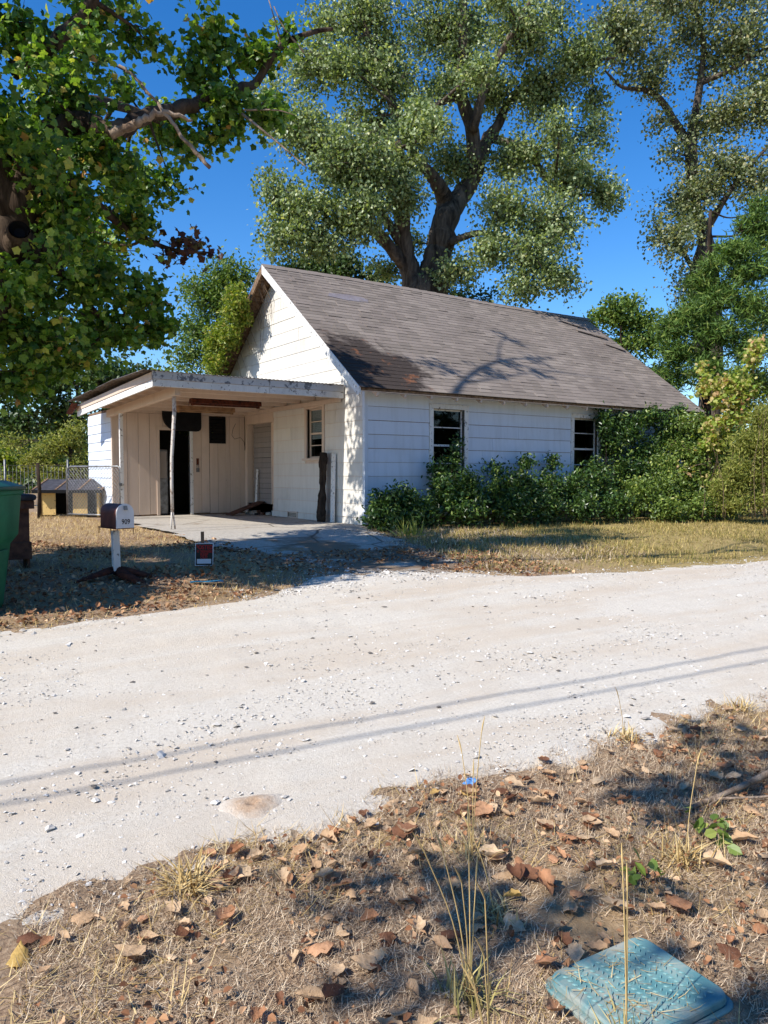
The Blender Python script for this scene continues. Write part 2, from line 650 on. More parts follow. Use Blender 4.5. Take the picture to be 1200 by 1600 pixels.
def road_surface():
    xs = axis((-120, -20, 10), (-20, -1, .5), (-1, 12, .05), (12, 24, .3), (24, 140, 10))
    ts = np.linspace(0, 1, 90)
    ts = ts + .06 * np.sin(2 * np.pi * ts) * -1
    ne, fe = near_edge(xs), far_edge(xs)
    Xg = np.repeat(xs[:, None], len(ts), 1)
    Yg = (ne - .18)[:, None] * (1 - ts) + (fe + .18)[:, None] * ts
    e = np.minimum(Yg - (ne - .18)[:, None], (fe + .18)[:, None] - Yg)
    prof = np.interp(e, [0, .18, .5, 1.2], [-.035, .004, .02, .028])
    rut = -.012 * (np.exp(-((Yg - 3.9) / .3) ** 2) + np.exp(-((Yg - 5.4) / .3) ** 2))
    Zg = gz(Xg, Yg) + prof + rut + .012 * (fbm(Xg * 8, Yg * 8, 4, 21) - .5) + .018 * (fbm(Xg * 1.2, Yg * 2, 3, 25) - .5)
    V = np.stack([Xg, Yg, Zg], -1).reshape(-1, 3)
    nx, ny = len(xs), len(ts)
    i, j = np.meshgrid(np.arange(nx - 1), np.arange(ny - 1), indexing='ij')
    a = (i * ny + j).ravel()
    return raw_mesh('gravel_road', V, np.stack([a, a + ny, a + ny + 1, a + 1], 1), ROAD, smooth=True)


tag(road_surface(), kind='structure')


def drive():
    mb = MB()
    out = [(4.12, 13.3), (4.02, 11.6), (3.98, 10.2), (4.3, 9.3), (4.55, 8.3), (4.75, 7.35), (5.6, 7.2), (6.6, 7.45), (6.75, 8.7), (6.9, 9.8),
           (7.25, 11.2), (7.5, 11.75), (7.5, 18.9), (4.55, 18.9), (4.5, 16.2), (4.2, 14.4)]
    xs = np.arange(3.8, 7.61, .15)
    ys = np.arange(6.9, 19.1, .15)

    def inside(x, y):
        c = False
        j = len(out) - 1
        for i in range(len(out)):
            xi, yi = out[i]
            xj, yj = out[j]
            if (yi > y) != (yj > y) and x < (xj - xi) * (y - yi) / (yj - yi) + xi:
                c = not c
            j = i
        return c
    cells = {}

    def vid(i, j):
        if (i, j) not in cells:
            x, y = xs[i], ys[j]
            z = float(gz(x, y)) + .012 + .012 * (float(fbm(x * .8, y * .8, 3, 33)) - .5)
            z = max(z, min(.612, z)) if y < 11 else .612
            cells[(i, j)] = len(mb.v)
            mb.v.append((x + .04 * (random.random() - .5), y + .04 * (random.random() - .5), z))
        return cells[(i, j)]
    for i in range(len(xs) - 1):
        for j in range(len(ys) - 1):
            if inside(xs[i] + .075, ys[j] + .075):
                mb.f.append((vid(i, j), vid(i + 1, j), vid(i + 1, j + 1), vid(i, j + 1)))
    return mb.build('concrete_driveway', CONC, smooth=True)


tag(drive(), kind='structure')

# ------------------------------------------------------------------ house
X0, Y0 = 7.57, 11.75          # near corner
X1, Y1 = 17.15, 18.85
RY, RZ = 15.3, 6.02           # ridge
EY, EZ = 11.40, 3.07          # front eave
SL = (RZ - EZ) / (RY - EY)
FZ = .74                      # bottom of siding
house = thing('house', 'small white wooden house with steep shingled gable roof beside the gravel road', 'house', loc=(X0, Y0, .6))


def put(o):
    """keep world position of a child built in world space"""
    p = o.parent
    if p is not None:
        m = Matrix.Identity(4)
        q = p
        t = Vector((0, 0, 0))
        while q is not None:
            t += q.location
            q = q.parent
        o.location = -t
    return o


def part(mb, name, mat, parent, smooth=False, bevel=0):
    o = mb.build(name, mat, parent, smooth, bevel)
    t = Vector((0, 0, 0))
    q = parent
    while q is not None:
        t += q.location
        q = q.parent
    o.location = -t
    return o


def roof_z(y):
    return RZ - SL * abs(y - RY)


def clip(poly, f):
    """keep the part of a convex 2d polygon where f>=0"""
    out = []
    for i in range(len(poly)):
        a, b = poly[i], poly[(i + 1) % len(poly)]
        fa, fb = f(a), f(b)
        if fa >= 0:
            out.append(a)
        if (fa > 0) != (fb > 0) and abs(fa - fb) > 1e-9:
            t = fa / (fa - fb)
            out.append((a[0] + (b[0] - a[0]) * t, a[1] + (b[1] - a[1]) * t))
    return out


def wall_core(name, plane, s0, s1, z0, z1, holes, mat, parent, th=.10, top=None):
    """wall slab built from strips round its openings; plane = ('x',val,dirsign) or ('y',val,dirsign)"""
    ax, val, sg = plane
    mb = MB()
    cuts = sorted(set([s0, s1] + [h[0] for h in holes] + [h[1] for h in holes]))
    for a, b in zip(cuts[:-1], cuts[1:]):
        zs = [(z0, z1)]
        for h in holes:
            if h[0] <= a + 1e-6 and h[1] >= b - 1e-6:
                nz = []
                for (p, q) in zs:
                    if h[2] > p:
                        nz.append((p, min(q, h[2])))
                    if h[3] < q:
                        nz.append((max(p, h[3]), q))
                zs = nz
        for p, q in zs:
            lo, hi = sorted((val, val + sg * th))
            if ax == 'x':
                mb.box(lo, hi, a, b, p, q)
            else:
                mb.box(a, b, lo, hi, p, q)
    return part(mb, name, mat, parent)


def boards(plane, s0, s1, zlines, holes, mat, parent, topf=None, joints=3.6, out=.02, seed=1):
    """lapped siding boards, each one an object; outward = -sg"""
    ax, val, sg = plane
    rnd = random.Random(seed)
    for k in range(len(zlines) - 1):
        za, zb = zlines[k] + rnd.uniform(-.002, .002), zlines[k + 1] - .005 - rnd.uniform(0, .004)
        # butt joints
        js = [s0]
        p = s0 + rnd.uniform(.8, joints)
        while p < s1 - .5:
            js.append(p)
            p += joints * rnd.uniform(.8, 1.1)
        js.append(s1)
        for a, b in zip(js[:-1], js[1:]):
            spans = [(a + .0025, b - .0025, za, zb)]
            for h in holes:
                ns = []
                for (p, q, u, v) in spans:
                    if h[1] <= p or h[0] >= q or h[3] <= u or h[2] >= v:
                        ns.append((p, q, u, v))
                        continue
                    if h[0] > p:
                        ns.append((p, h[0], u, v))
                    if h[1] < q:
                        ns.append((h[1], q, u, v))
                    m0, m1 = max(p, h[0]), min(q, h[1])
                    if h[2] > u + .01:
                        ns.append((m0, m1, u, h[2]))
                    if h[3] < v - .01:
                        ns.append((m0, m1, h[3], v))
                spans = ns
            for (p, q, u, v) in spans:
                if q - p < .02:
                    continue
                poly = [(p, u), (q, u), (q, v), (p, v)]
                if topf:
                    for fn in topf:
                        poly = clip(poly, fn) if poly else poly
                if len(poly) < 3:
                    continue
                n = len(poly)
                vs = []
                wob = rnd.uniform(-.002, .003)
                for lay in (0, 1):
                    for (s, z) in poly:
                        t = (z - za) / (zb - za)
                        d = .001 if lay == 0 else out * (1 - t) + .005 * t + wob
                        c = val - sg * d
                        vs.append((c, s, z) if ax == 'x' else (s, c, z))
                fs = [tuple(range(n)), tuple(n + i for i in reversed(range(n)))]
                fs += [(i, n + i, n + (i + 1) % n, (i + 1) % n) for i in range(n)]
                mb = MB().add(vs, fs)
                part(mb, 'siding_board', mat, parent)


ZL = [FZ + .255 * k for k in range(10)]
ZL_F = ZL + [3.14]
WIN1 = (9.12, 9.90, 1.38, 2.80)
WIN2 = (13.05, 13.83, 1.38, 2.78)
GWIN = (13.28, 13.92, 1.86, 2.86)
GDOOR = (15.55, 16.86, .86, 2.70)
fy = ('y', Y0, 1)
front = wall_core('front_wall', fy, X0, X1, .60, 3.16, [WIN1, WIN2], OLDWOOD, house)
grow = lambda h, a: (h[0] - a, h[1] + a, h[2] - a, h[3] + a)
boards(fy, X0 + .05, X1, ZL[:10] + [3.13], [grow(WIN1, .10), grow(WIN2, .10)], SKY_WHITE, front, seed=3, joints=5.2)
gx = ('x', X0, 1)
gable = wall_core('gable_wall', gx, Y0 + .1, Y1, .60, 3.16, [GWIN, GDOOR], CREAM, house)
tri = MB().prism([(X0 + .002, Y0 + .02, 3.16), (X0 + .002, RY, roof_z(RY) - .16), (X0 + .002, Y1 - .02, 3.16)], (0, 0, 0), (.09, 0, 0))
part(tri, 'gable_sheathing', TRIM, house)
gz_lines = ZL + [ZL[-1] + .255 * k for k in range(1, 13)]
under = [lambda p: (RZ - SL * (RY - p[0]) - .13) - p[1], lambda p: (RZ - SL * (p[0] - RY) - .13) - p[1]]
boards(gx, Y0 + .05, Y1 - .05, gz_lines, [grow(GWIN, .09), (15.47, 16.99, .5, 2.78)], BOUNCE_WHITE, gable, topf=under, seed=5, joints=4.2, out=.011)
# corner boards
part(MB().box(X0 - .026, X0 + .05, Y0 - .026, Y0 + .05, .62, 3.14), 'corner_board', SKY_WHITE, house, bevel=.004)
# other walls, floor
part(MB().box(X1 - .1, X1, Y0 + .1, Y1 - .1, .6, 3.16), 'end_wall', SKY_WHITE, house)
part(MB().prism([(X1 - .09, Y0 + .02, 3.161), (X1 - .09, RY, roof_z(RY) - .16), (X1 - .09, Y1 - .02, 3.161)], (0, 0, 0), (.088, 0, 0)), 'end_gable', SKY_WHITE, house)
part(MB().box(X0, X1, Y1 - .1 + .002, Y1, .6, 3.16), 'back_wall', SKY_WHITE, house)
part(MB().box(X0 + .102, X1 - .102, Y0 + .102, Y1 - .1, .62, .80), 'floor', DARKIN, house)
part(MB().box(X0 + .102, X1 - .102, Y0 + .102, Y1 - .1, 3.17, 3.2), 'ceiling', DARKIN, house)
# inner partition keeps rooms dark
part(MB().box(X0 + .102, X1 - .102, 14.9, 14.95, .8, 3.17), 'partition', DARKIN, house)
# foundation
found = part(MB().box(X0 + .02, X1 - .05, Y0 + .03, Y0 + .25, .45, .60), 'foundation', CONC, house)
y = Y0
k = 0
while y < 15.3:
    l = random.uniform(.36, .42)
    if not (14.3 < y + l / 2 < 14.85):
        part(MB().box(X0 - .012 - .006 * random.random(), X0 + .02, y + .006, y + l - .006, .56, FZ - .012), 'foundation_block', BOUNCE_WHITE, found)
    y += l
fv = part(MB().box(X0 - .03, X0, 14.34, 14.80, .60, .63).box(X0 - .03, X0, 14.34, 14.80, .725, .75).box(X0 - .03, X0, 14.34, 14.37, .63, .725).box(X0 - .03, X0, 14.77, 14.80, .63, .725),
          'foundation_vent', CREAM, found)
for k in range(3):
    part(MB().bar((X0 - .012, 14.37, .65 + .028 * k), (X0 - .012, 14.77, .65 + .028 * k), .02, .006, (0, .5, 1)), 'vent_louver', DARKIN, fv)


def window(plane, h, cas, mat, sashes, parent, blind=None, name='window'):
    ax, val, sg = plane
    s0, s1, z0, z1 = h

    def bx(mb, a, b, c, d, o0, o1):
        """o: outward offsets"""
        lo, hi = sorted((val - sg * o0, val - sg * o1))
        if ax == 'x':
            mb.box(lo, hi, a, b, c, d)
        else:
            mb.box(a, b, lo, hi, c, d)
        return mb
    fr = part(bx(MB(), s0 - cas, s0 + .0, z0 - .0, z1, -.05, .032), 'window', mat, parent, bevel=.003)
    part(bx(MB(), s1, s1 + cas, z0, z1, -.05, .032), 'casing', mat, fr, bevel=.003)
    part(bx(MB(), s0 - cas - .01, s1 + cas + .01, z1 + .001, z1 + cas, -.05, .036), 'head_casing', mat, fr, bevel=.003)
    part(bx(MB(), s0 - cas - .03, s1 + cas + .03, z0 - .045, z0 - .001, -.08, .075), 'sill', mat, fr, bevel=.004)
    part(bx(MB(), s0 + .001, s0 + .03, z0, z1, -.09, -.055), 'sash_stile', mat, fr)
    part(bx(MB(), s1 - .03, s1 - .001, z0, z1, -.09, -.055), 'sash_stile', mat, fr)
    zs = [z0] + sashes + [z1]
    for i, zz in enumerate(sashes):
        t = .02 if i == 1 else .009
        part(bx(MB(), s0 + .036, s1 - .036, zz - t, zz + t, -.088, -.06), 'mullion', mat, fr)
    part(bx(MB(), s0 + .036, s1 - .036, z1 - .03, z1 - .002, -.088, -.06), 'sash_rail', mat, fr)
    part(bx(MB(), s0 + .036, s1 - .036, z0 + .002, z0 + .04, -.088, -.06), 'sash_rail', mat, fr)
    for a, b in zip(zs[:-1], zs[1:]):
        part(bx(MB(), s0 + .034, s1 - .034, a + .011, b - .011, -.074, -.070), 'pane', GLASS, fr)
    if blind:
        z = z1 - .02
        while z > blind:
            part(bx(MB(), s0 + .03, s1 - .03, z - .034, z, -.105, -.095), 'blind_slat', SIGNWHITE, fr)
            z -= .037
    return fr


window(fy, WIN1, .095, TRIM, [1.75, 2.10, 2.45], house)
window(fy, WIN2, .095, TRIM, [1.75, 2.10, 2.45], house)
window(gx, GWIN, .085, CREAM, [2.12, 2.36, 2.6], house, blind=2.25)
# doorway recess in the gable wall with boarded inner face
rec = part(MB().box(X0 + .16, X0 + .19, 15.4, 17.0, .7, 2.85), 'boarded_doorway', DARKIN, house)
boards(('x', X0 + .16, 1), 15.42, 16.98, [.86 + .118 * k for k in range(17)], [], GREYBOARD, rec, seed=9, joints=9, out=.016)
part(MB().box(X0 + .1, X0 + .16, 15.47, 15.55, .8, 2.8), 'jamb', CREAM, rec)
part(MB().box(X0 + .1, X0 + .16, 16.86, 16.94, .8, 2.8), 'jamb', CREAM, rec)
part(MB().box(X0 + .1, X0 + .16, 15.55, 16.86, 2.70, 2.78), 'jamb', CREAM, rec)
part(MB().box(X0 + .0, X0 + .16, 15.55, 16.86, .60, .86), 'sill', OLDWOOD, rec)
part(MB().box(X0 - .028, X0 - .001, 15.46, 16.97, 2.70, 3.12), 'head_panel', CREAM, rec)
part(MB().box(X0 - .028, X0 - .001, 16.865, 16.97, .65, 2.70), 'casing', CREAM, rec)
part(MB().box(X0 - .02, X0 + .099, 16.842, 16.864, .87, 2.695), 'jamb', CREAM, rec)
part(MB().box(X0 - .02, X0 + .099, 15.546, 15.568, .87, 2.695), 'jamb', CREAM, rec)

# roof
roof = part(MB().prism([(7.26, EY + .02, EZ - .02), (7.26, RY, RZ - .03), (7.26, 2 * RY - EY - .02, EZ - .02), (7.26, 2 * RY - EY - .02, EZ - .055), (7.26, RY, RZ - .075), (7.26, EY + .02, EZ - .055)],
                       (0, 0, 0), (10.15, 0, 0)), 'roof', OLDWOOD, house)


def shingle_slope(front=True):
    L = math.hypot(RY - EY, RZ - EZ)
    ang = math.atan2(RZ - EZ, RY - EY)
    sgn = 1 if front else -1
    ny0 = EY if front else 2 * RY - EY
    dy, dz = sgn * math.cos(ang), math.sin(ang)
    nn = (-sgn * math.sin(ang), math.cos(ang))
    xa, xb = 7.235, 17.43
    V, F = [], []
    ex = .137
    rows = int(L / ex) + 1
    rnd = random.Random(4 if front else 5)
    for r in range(rows):
        s0 = r * ex - .02
        s1 = min(s0 + ex * 1.55, L + .02)
        x = xa - rnd.random() * .3
        while x < xb:
            wd = rnd.uniform(.27, .33)
            a, b = max(x, xa), min(x + wd - .006, xb)
            x += wd
            if b - a < .02:
                continue
            lift = .006 + rnd.random() * .004
            if rnd.random() < .03:
                lift += .007
            d0 = rnd.uniform(-.004, .004)
            sag = .02 * math.sin((a - xa) * .62) * (s0 / L)
            o = len(V)
            for (s, h) in ((s0 + d0, .002), (s0 + d0, lift + .006), (s1, .001), (s1, .005)):
                for xx in (a, b):
                    V.append((xx, ny0 + dy * s + nn[0] * (h + sag), EZ + dz * s + nn[1] * (h + sag)))
            F += [(o, o + 1, o + 3, o + 2), (o + 2, o + 3, o + 7, o + 6), (o + 0, o + 2, o + 6, o + 4), (o + 1, o + 5, o + 7, o + 3)]
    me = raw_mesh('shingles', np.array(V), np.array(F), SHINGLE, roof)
    return me


for fr_ in (True, False):
    o = shingle_slope(fr_)
    t = house.location + roof.location
    o.location = -t
    tag(o, kind='stuff')
# ridge caps
x = 7.23
while x < 17.4:
    l = .28
    zc = RZ + .012 + .006 * random.random() + .02 * math.sin((x - 7.2) * .62)
    mb = MB().prism([(x, RY - .14, zc - .14 * SL + .012), (x, RY, zc + .014), (x, RY + .14, zc - .14 * SL + .012), (x, RY, zc - .004)], (0, 0, 0), (l - .02, 0, .006))
    part(mb, 'ridge_shingle', SHINGLE, roof)
    x += l
# bluish patch near the ridge
pm = plain_mat('roof_patch', lin(136, 130, 136), lin(118, 108, 108), 4, .9)
ang = math.atan(SL)
py0, pz0 = 14.35, roof_z(14.35)
pl = []
for (dx, ds) in ((0, 0), (.45, -.08), (1.0, -.04), (1.1, .16), (.6, .24), (.1, .16)):
    pl.append((8.3 + dx, py0 + ds * math.cos(ang) - .012, pz0 + ds * math.sin(ang) + .017))
part(MB().prism(pl, (0, 0, 0), (0, -.004, .006)), 'patch', pm, roof)
# torn, lifted strip near the far rake
for (xx, yy, ln, wd, tl) in ((16.2, 14.5, .9, .12, .05), (16.75, 14.0, .5, .14, .035), (16.0, 14.9, .7, .1, .03)):
    zz = roof_z(yy)
    part(MB().bar((xx, yy, zz + .03 + tl * .3), (xx + ln, yy - .25, roof_z(yy - .25) + .03 + tl), wd, .01, (0, -.6, .8)), 'torn_shingle', SHINGLE, roof)
# rake boards
for (yy, zz) in ((EY, EZ), (2 * RY - EY, EZ)):
    s = 1 if yy < RY else -1
    mb = MB().prism([(7.222, yy, zz - .0), (7.222, RY, RZ - .0), (7.222, RY, RZ - .19), (7.222, yy + s * .05, zz - .15), (7.222, yy, zz - .13)], (0, 0, 0), (.036, 0, 0))
    part(mb, 'rake_board', TRIM if s > 0 else OLDWOOD, roof, bevel=.003)
# rafter tails, front eave, with soffit boards between
part(MB().prism([(7.3, EY + .03, EZ - .057), (7.3, Y0 + .03, EZ + .35 * SL - .057 + .02), (7.3, Y0 + .03, EZ + .35 * SL - .075 + .02), (7.3, EY + .03, EZ - .075)], (0, 0, 0), (10.05, 0, 0)), 'soffit', CREAM, roof)
x = 7.62
while x < 17.2:
    p = [(x, EY + .035, EZ - .077), (x, Y0 - .022, EZ + .33 * SL - .06), (x, Y0 - .022, EZ + .02), (x, EY + .06, EZ - .15), (x, EY + .035, EZ - .13)]
    part(MB().prism(p, (0, 0, 0), (.04, 0, 0)), 'rafter_tail', CREAM, roof)
    x += .61
# lookouts under the near rake on the far slope (seen from below)
for yy in np.arange(15.9, 19.0, .5):
    zz = roof_z(yy)
    part(MB().box(7.26, X0 - .03, yy, yy + .05, zz - .18, zz - .082), 'lookout', OLDWOOD, roof)

# ------------------------------------------------------------------ shed with vertical boards behind the carport
SY = 17.0
SX = 4.49
shed = thing('shed', 'cream board shed with dark open doorway at the back of the carport', 'shed', loc=(SX, SY, .6))
DOOR = (5.50, 6.20, .62, 2.52)
VENT = (6.66, 7.06, 2.25, 2.86)
sw = wall_core('front_wall', ('y', SY, 1), SX, X0 - .002, .60, 3.02, [DOOR, VENT], OLDWOOD, shed, th=.06)
rnd = random.Random(12)
s = SX
while s < X0 - .03:
    wd = rnd.choice([.2, .2, .245, .3])
    a, b = s + .003, min(s + wd, X0 - .012) - .003
    s += wd
    segs = [(a, b, .635 + rnd.uniform(0, .02), 2.875)]
    for h in (grow(DOOR, .07), VENT):
        ns = []
        for (p, q, u, v) in segs:
            if h[1] <= p or h[0] >= q:
                ns.append((p, q, u, v))
                continue
            if p < h[0] - .01:
                ns.append((p, h[0], u, v))
            if q > h[1] + .01:
                ns.append((h[1], q, u, v))
            p2, q2 = max(p, h[0]), min(q, h[1])
            if h[2] > u + .02:
                ns.append((p2, q2, u, h[2]))
            if h[3] < v - .02:
                ns.append((p2, q2, h[3], v))
        segs = ns
    for (p, q, u, v) in segs:
        if q - p > .015:
            d = .016 + rnd.uniform(0, .005)
            part(MB().box(p, q, SY - d, SY - .001, u, v), 'wall_board', CREAM, sw, bevel=.003)
part(MB().box(SX, X0 - .012, SY - .03, SY - .001, 2.88, 2.99), 'head_board', CREAM, sw, bevel=.003)
df = part(MB().box(DOOR[0] - .07, DOOR[0], SY - .035, SY + .07, .62, 2.52), 'door_frame', CREAM, shed, bevel=.004)
part(MB().box(DOOR[1], DOOR[1] + .07, SY - .035, SY + .07, .62, 2.52), 'jamb', TRIM, df, bevel=.004)
part(MB().box(DOOR[0] - .09, DOOR[1] + .09, SY - .037, SY + .07, 2.521, 2.60), 'lintel', CREAM, df, bevel=.004)
vt = part(MB().box(VENT[0], VENT[0] + .035, SY - .04, SY + .05, VENT[2], VENT[3]).box(VENT[1] - .035, VENT[1], SY - .04, SY + .05, VENT[2], VENT[3])
          .box(VENT[0] + .035, VENT[1] - .035, SY - .04, SY + .05, VENT[3] - .035, VENT[3]).box(VENT[0] + .035, VENT[1] - .035, SY - .04, SY + .05, VENT[2], VENT[2] + .05),
          'louvre_vent', BLACK, shed)
for k in range(8):
    z = VENT[2] + .09 + k * .062
    part(MB().bar((VENT[0] + .036, SY - .005, z), (VENT[1] - .036, SY - .005, z), .07, .008, (0, -.75, .66)), 'louvre_slat', plain_mat('vent_grey', lin(36, 35, 36), None, 8, .7) if k == 0 else bpy.data.materials['vent_grey'], vt)
# hasp and padlock
hs = part(MB().box(6.345, 6.405, SY - .034, SY - .022, 1.74, 1.90), 'hasp', RUST, shed, bevel=.004)
part(MB().box(6.34, 6.41, SY - .05, SY - .022, 1.585, 1.68), 'padlock', GALV, hs, bevel=.008)
part(MB().tube([(6.355, SY - .036, 1.68), (6.355, SY - .036, 1.74), (6.375, SY - .036, 1.765), (6.395, SY - .036, 1.74), (6.395, SY - .036, 1.68)], .006, 6), 'shackle', GALV, hs)
# left side wall, sunlit lap boards, and closed back
lw = part(MB().box(SX, SX + .06, SY + .06, 19.1, .6, 2.95), 'side_wall', OLDWOOD, shed)
boards(('x', SX, 1), SY + .05, 19.1, [.66 + .2 * k for k in range(11)] + [2.9], [], SKY_WHITE, lw, seed=14, joints=1.2, out=.018)
part(MB().box(SX - .024, SX + .03, SY - .026, SY + .05, .62, 2.95), 'corner_board', CREAM, shed, bevel=.004)
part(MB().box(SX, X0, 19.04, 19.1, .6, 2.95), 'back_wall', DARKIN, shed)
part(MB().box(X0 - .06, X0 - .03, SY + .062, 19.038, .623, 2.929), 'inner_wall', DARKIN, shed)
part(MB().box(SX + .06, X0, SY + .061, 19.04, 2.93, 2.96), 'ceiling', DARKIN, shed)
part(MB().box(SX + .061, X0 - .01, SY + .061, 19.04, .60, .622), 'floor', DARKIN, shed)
# old appliance just inside the door
ap = thing('appliance', 'dim pale appliance standing inside the dark shed doorway', 'appliance', loc=(5.25, 17.5, .622))
part(MB().box(5.10, 5.74, 17.12, 17.7, .623, 2.1), 'cabinet', GALV, ap, bevel=.03)
part(MB().box(5.15, 5.70, 17.105, 17.118, 1.45, 2.05), 'door_panel', GREYBOARD, ap, bevel=.005)

# ------------------------------------------------------------------ carport
cp = thing('carport', 'cream timber carport with peeling white fascia and tin roof joined to the house', 'carport', loc=(4.4, 12.75, .6))
CX0, CY0, CY1 = 3.93, 12.43, 17.75


def cz(y):
    return 3.20 - .030 * (y - CY0)


# front fascia, two boards each in two lengths
for (z0, z1, off, mt) in ((3.085, 3.215, .0, FASCIA), (2.965, 3.08, .012, TRIM)):
    for a, b in ((CX0, 6.0), (6.006, X0 - .03)):
        part(MB().box(a, b, CY0 + off, CY0 + off + .035, z0, z1), 'fascia_board', mt, cp, bevel=.004)
# left fascia
for (z0, z1, off) in ((-.12, .0, .0), (-.24, -.125, .012)):
    mb = MB().prism([(CX0 + off, CY0 + .05, cz(CY0) + z0), (CX0 + off, CY1, cz(CY1) + z0), (CX0 + off, CY1, cz(CY1) + z1), (CX0 + off, CY0 + .05, cz(CY0) + z1)], (0, 0, 0), (.035, 0, 0))
    part(mb, 'fascia_board', TRIM if off else CREAM, cp, bevel=.003)
# purlins along the house direction
yy = CY0 + .5
while yy < SY - .05:
    z = cz(yy)
    part(MB().box(CX0 + .05, X0 - .03, yy, yy + .045, z - .15, z - .012), 'rafter', CREAM, cp, bevel=.003)
    yy += .62
part(MB().prism([(CX0 + .05, CY0 + .04, cz(CY0) - .01), (CX0 + .05, CY1, cz(CY1) - .01), (CX0 + .05, CY1, cz(CY1) + .006), (CX0 + .05, CY0 + .04, cz(CY0) + .006)], (0, 0, 0), (X0 - CX0 - .08, 0, 0)), 'deck', CREAM, cp)
# beam on the posts
part(MB().prism([(4.36, 12.62, 2.86), (4.36, SY - .04, 2.75), (4.36, SY - .04, 2.9), (4.36, 12.62, 3.02)], (0, 0, 0), (.09, 0, 0)), 'beam', CREAM, cp, bevel=.005)
part(MB().box(X0 - .09, X0 - .032, CY0 + .1, SY - .05, 2.90, 2.985), 'ledger', CREAM, cp, bevel=.004)


def tin_sheets():
    ysheet = [CY0 - .02, 14.2, 15.9, CY1 + .06]
    for q in range(3):
        a, b = ysheet[q], ysheet[q + 1] + .06
        V, F = [], []
        xs = np.arange(CX0 - .16, X0 - .03, .019)
        for i, x in enumerate(xs):
            rise = .05 + .05 * max(0, 1 - abs(x - CX0) / .6)
            h = .011 * math.cos((x) * 2 * math.pi / .076)
            for yv in (a, b):
                V.append((x, yv, cz(yv) + rise * (.2 + .8 * min(1, (yv - CY0) / 1.2)) + h + .004 * q))
        for i in range(len(xs) - 1):
            F.append((2 * i, 2 * i + 2, 2 * i + 3, 2 * i + 1))
        mb = MB()
        mb.v, mb.f = V, F
        o = part(mb, 'tin_sheet', TIN, cp, smooth=True)
        m = o.modifiers.new('solid', 'SOLIDIFY')
        m.thickness = .004


tin_sheets()
part(MB().prism([(3.74, 17.3, 3.06), (3.86, 17.85, 3.03), (3.74, 17.9, 2.86)], (0, 0, 0), (.12, .02, -.02)), 'loose_flashing', RUST, cp)
# posts: a bent pipe on two legs, and a slender timber post
pp = [(4.33, 12.74, .60 + .3), (4.325, 12.735, 1.4), (4.335, 12.75, 1.8), (4.37, 12.77, 2.2), (4.405, 12.79, 2.6), (4.41, 12.80, 2.89)]
post = part(MB().tube(pp, [.026, .027, .028, .030, .033, .033], 10), 'pipe_post', RUST, cp, smooth=True)
PIPE = plain_mat('flaking_white_pipe', (.62, .56, .50, 1), (.30, .2, .15, 1), 16, .7, .1, .2, .3, .38, .5)
post.data.materials[0] = PIPE
part(MB().tube([(4.32, 12.74, .92), (4.29, 12.70, .58)], .014, 8), 'post_leg', PIPE, post, smooth=True)
part(MB().tube([(4.34, 12.74, .92), (4.37, 12.71, .58)], .014, 8), 'post_leg', PIPE, post, smooth=True)
part(MB().box(4.365, 4.435, 15.98, 16.05, .60, 2.78), 'timber_post', TRIM, cp, bevel=.004)
# broken strips of light-fixture wire on the ceiling
part(MB().tube([(7.3, SY - .06, 2.72), (7.22, SY - .10, 2.6), (7.19, SY - .09, 2.45), (7.26, SY - .08, 2.36), (7.4, SY - .1, 2.4), (7.50, SY - .08, 2.3), (7.53, SY - .06, 2.15)], .005, 5), 'loose_wire', BLACK, cp)
part(MB().tube([(7.53, 16.95, 2.98), (7.535, 16.94, 2.5), (7.53, 16.95, 2.1)], .006, 5), 'loose_wire', BLACK, cp)

TANMETAL = plain_mat('tan_metal', lin(168, 134, 98), lin(130, 98, 70), 9, .6, 0, .1)
for (x0, x1, yy, zz, mt, lab) in ((5.32, 6.55, 15.3, 2.88, TANMETAL, 'tan fluorescent light fixture, the lower one hanging under the carport ceiling'),
                                  (5.30, 6.76, 14.45, 2.955, RUST, 'rusty brown fluorescent light fixture, the upper one under the carport ceiling')):
    lf = thing('light_fixture', lab, 'light fixture', 'light fixtures under the carport', loc=(x0, yy, zz))
    part(MB().prism([(x0, yy - .10, zz - .045), (x0, yy + .10, zz - .045), (x0, yy + .08, zz + .05), (x0, yy - .08, zz + .05)], (0, 0, 0), (x1 - x0, 0, 0)), 'housing', mt, lf, bevel=.008)
    part(MB().tube([(x0 + .05, yy, zz - .062), (x1 - .05, yy, zz - .062)], .014, 8), 'tube', mt, lf, smooth=True)
    for xe in (x0 + .02, x1 - .06):
        part(MB().box(xe, xe + .04, yy - .045, yy + .045, zz - .085, zz - .046), 'socket', mt, lf, bevel=.004)
    for xe in (x0 + .25, x1 - .25):
        part(MB().tube([(xe, yy, zz + .05), (xe, yy, cz(yy) - .012)], .004, 5), 'hanger', GALV, lf)

# black rounded hood hung over the doorway
bh = thing('rubber_flap', 'black rounded rubber flap hanging above the dark shed doorway', 'flap', loc=(6.0, SY - .12, 2.7))
out = []
for a in np.linspace(math.pi, 1.5 * math.pi, 10):
    out.append((5.87 + .32 * math.cos(a), 2.86 + .345 * math.sin(a)))
for a in np.linspace(1.5 * math.pi, 2 * math.pi, 6):
    out.append((6.33 + .1 * math.cos(a), 2.605 + .1 * math.sin(a)))
out += [(6.43, 3.03), (5.55, 3.03)]
out = [(x, z) for x, z in out]
part(MB().prism([(x, SY - .16, z) for x, z in out], (0, 0, 0), (0, .10, 0)), 'flap_body', BLACK, bh, bevel=.012)
part(MB().bar((5.6, SY - .11, 3.05), (6.4, SY - .11, 3.05), .03, .03), 'hanging_rail', OLDWOOD, bh)

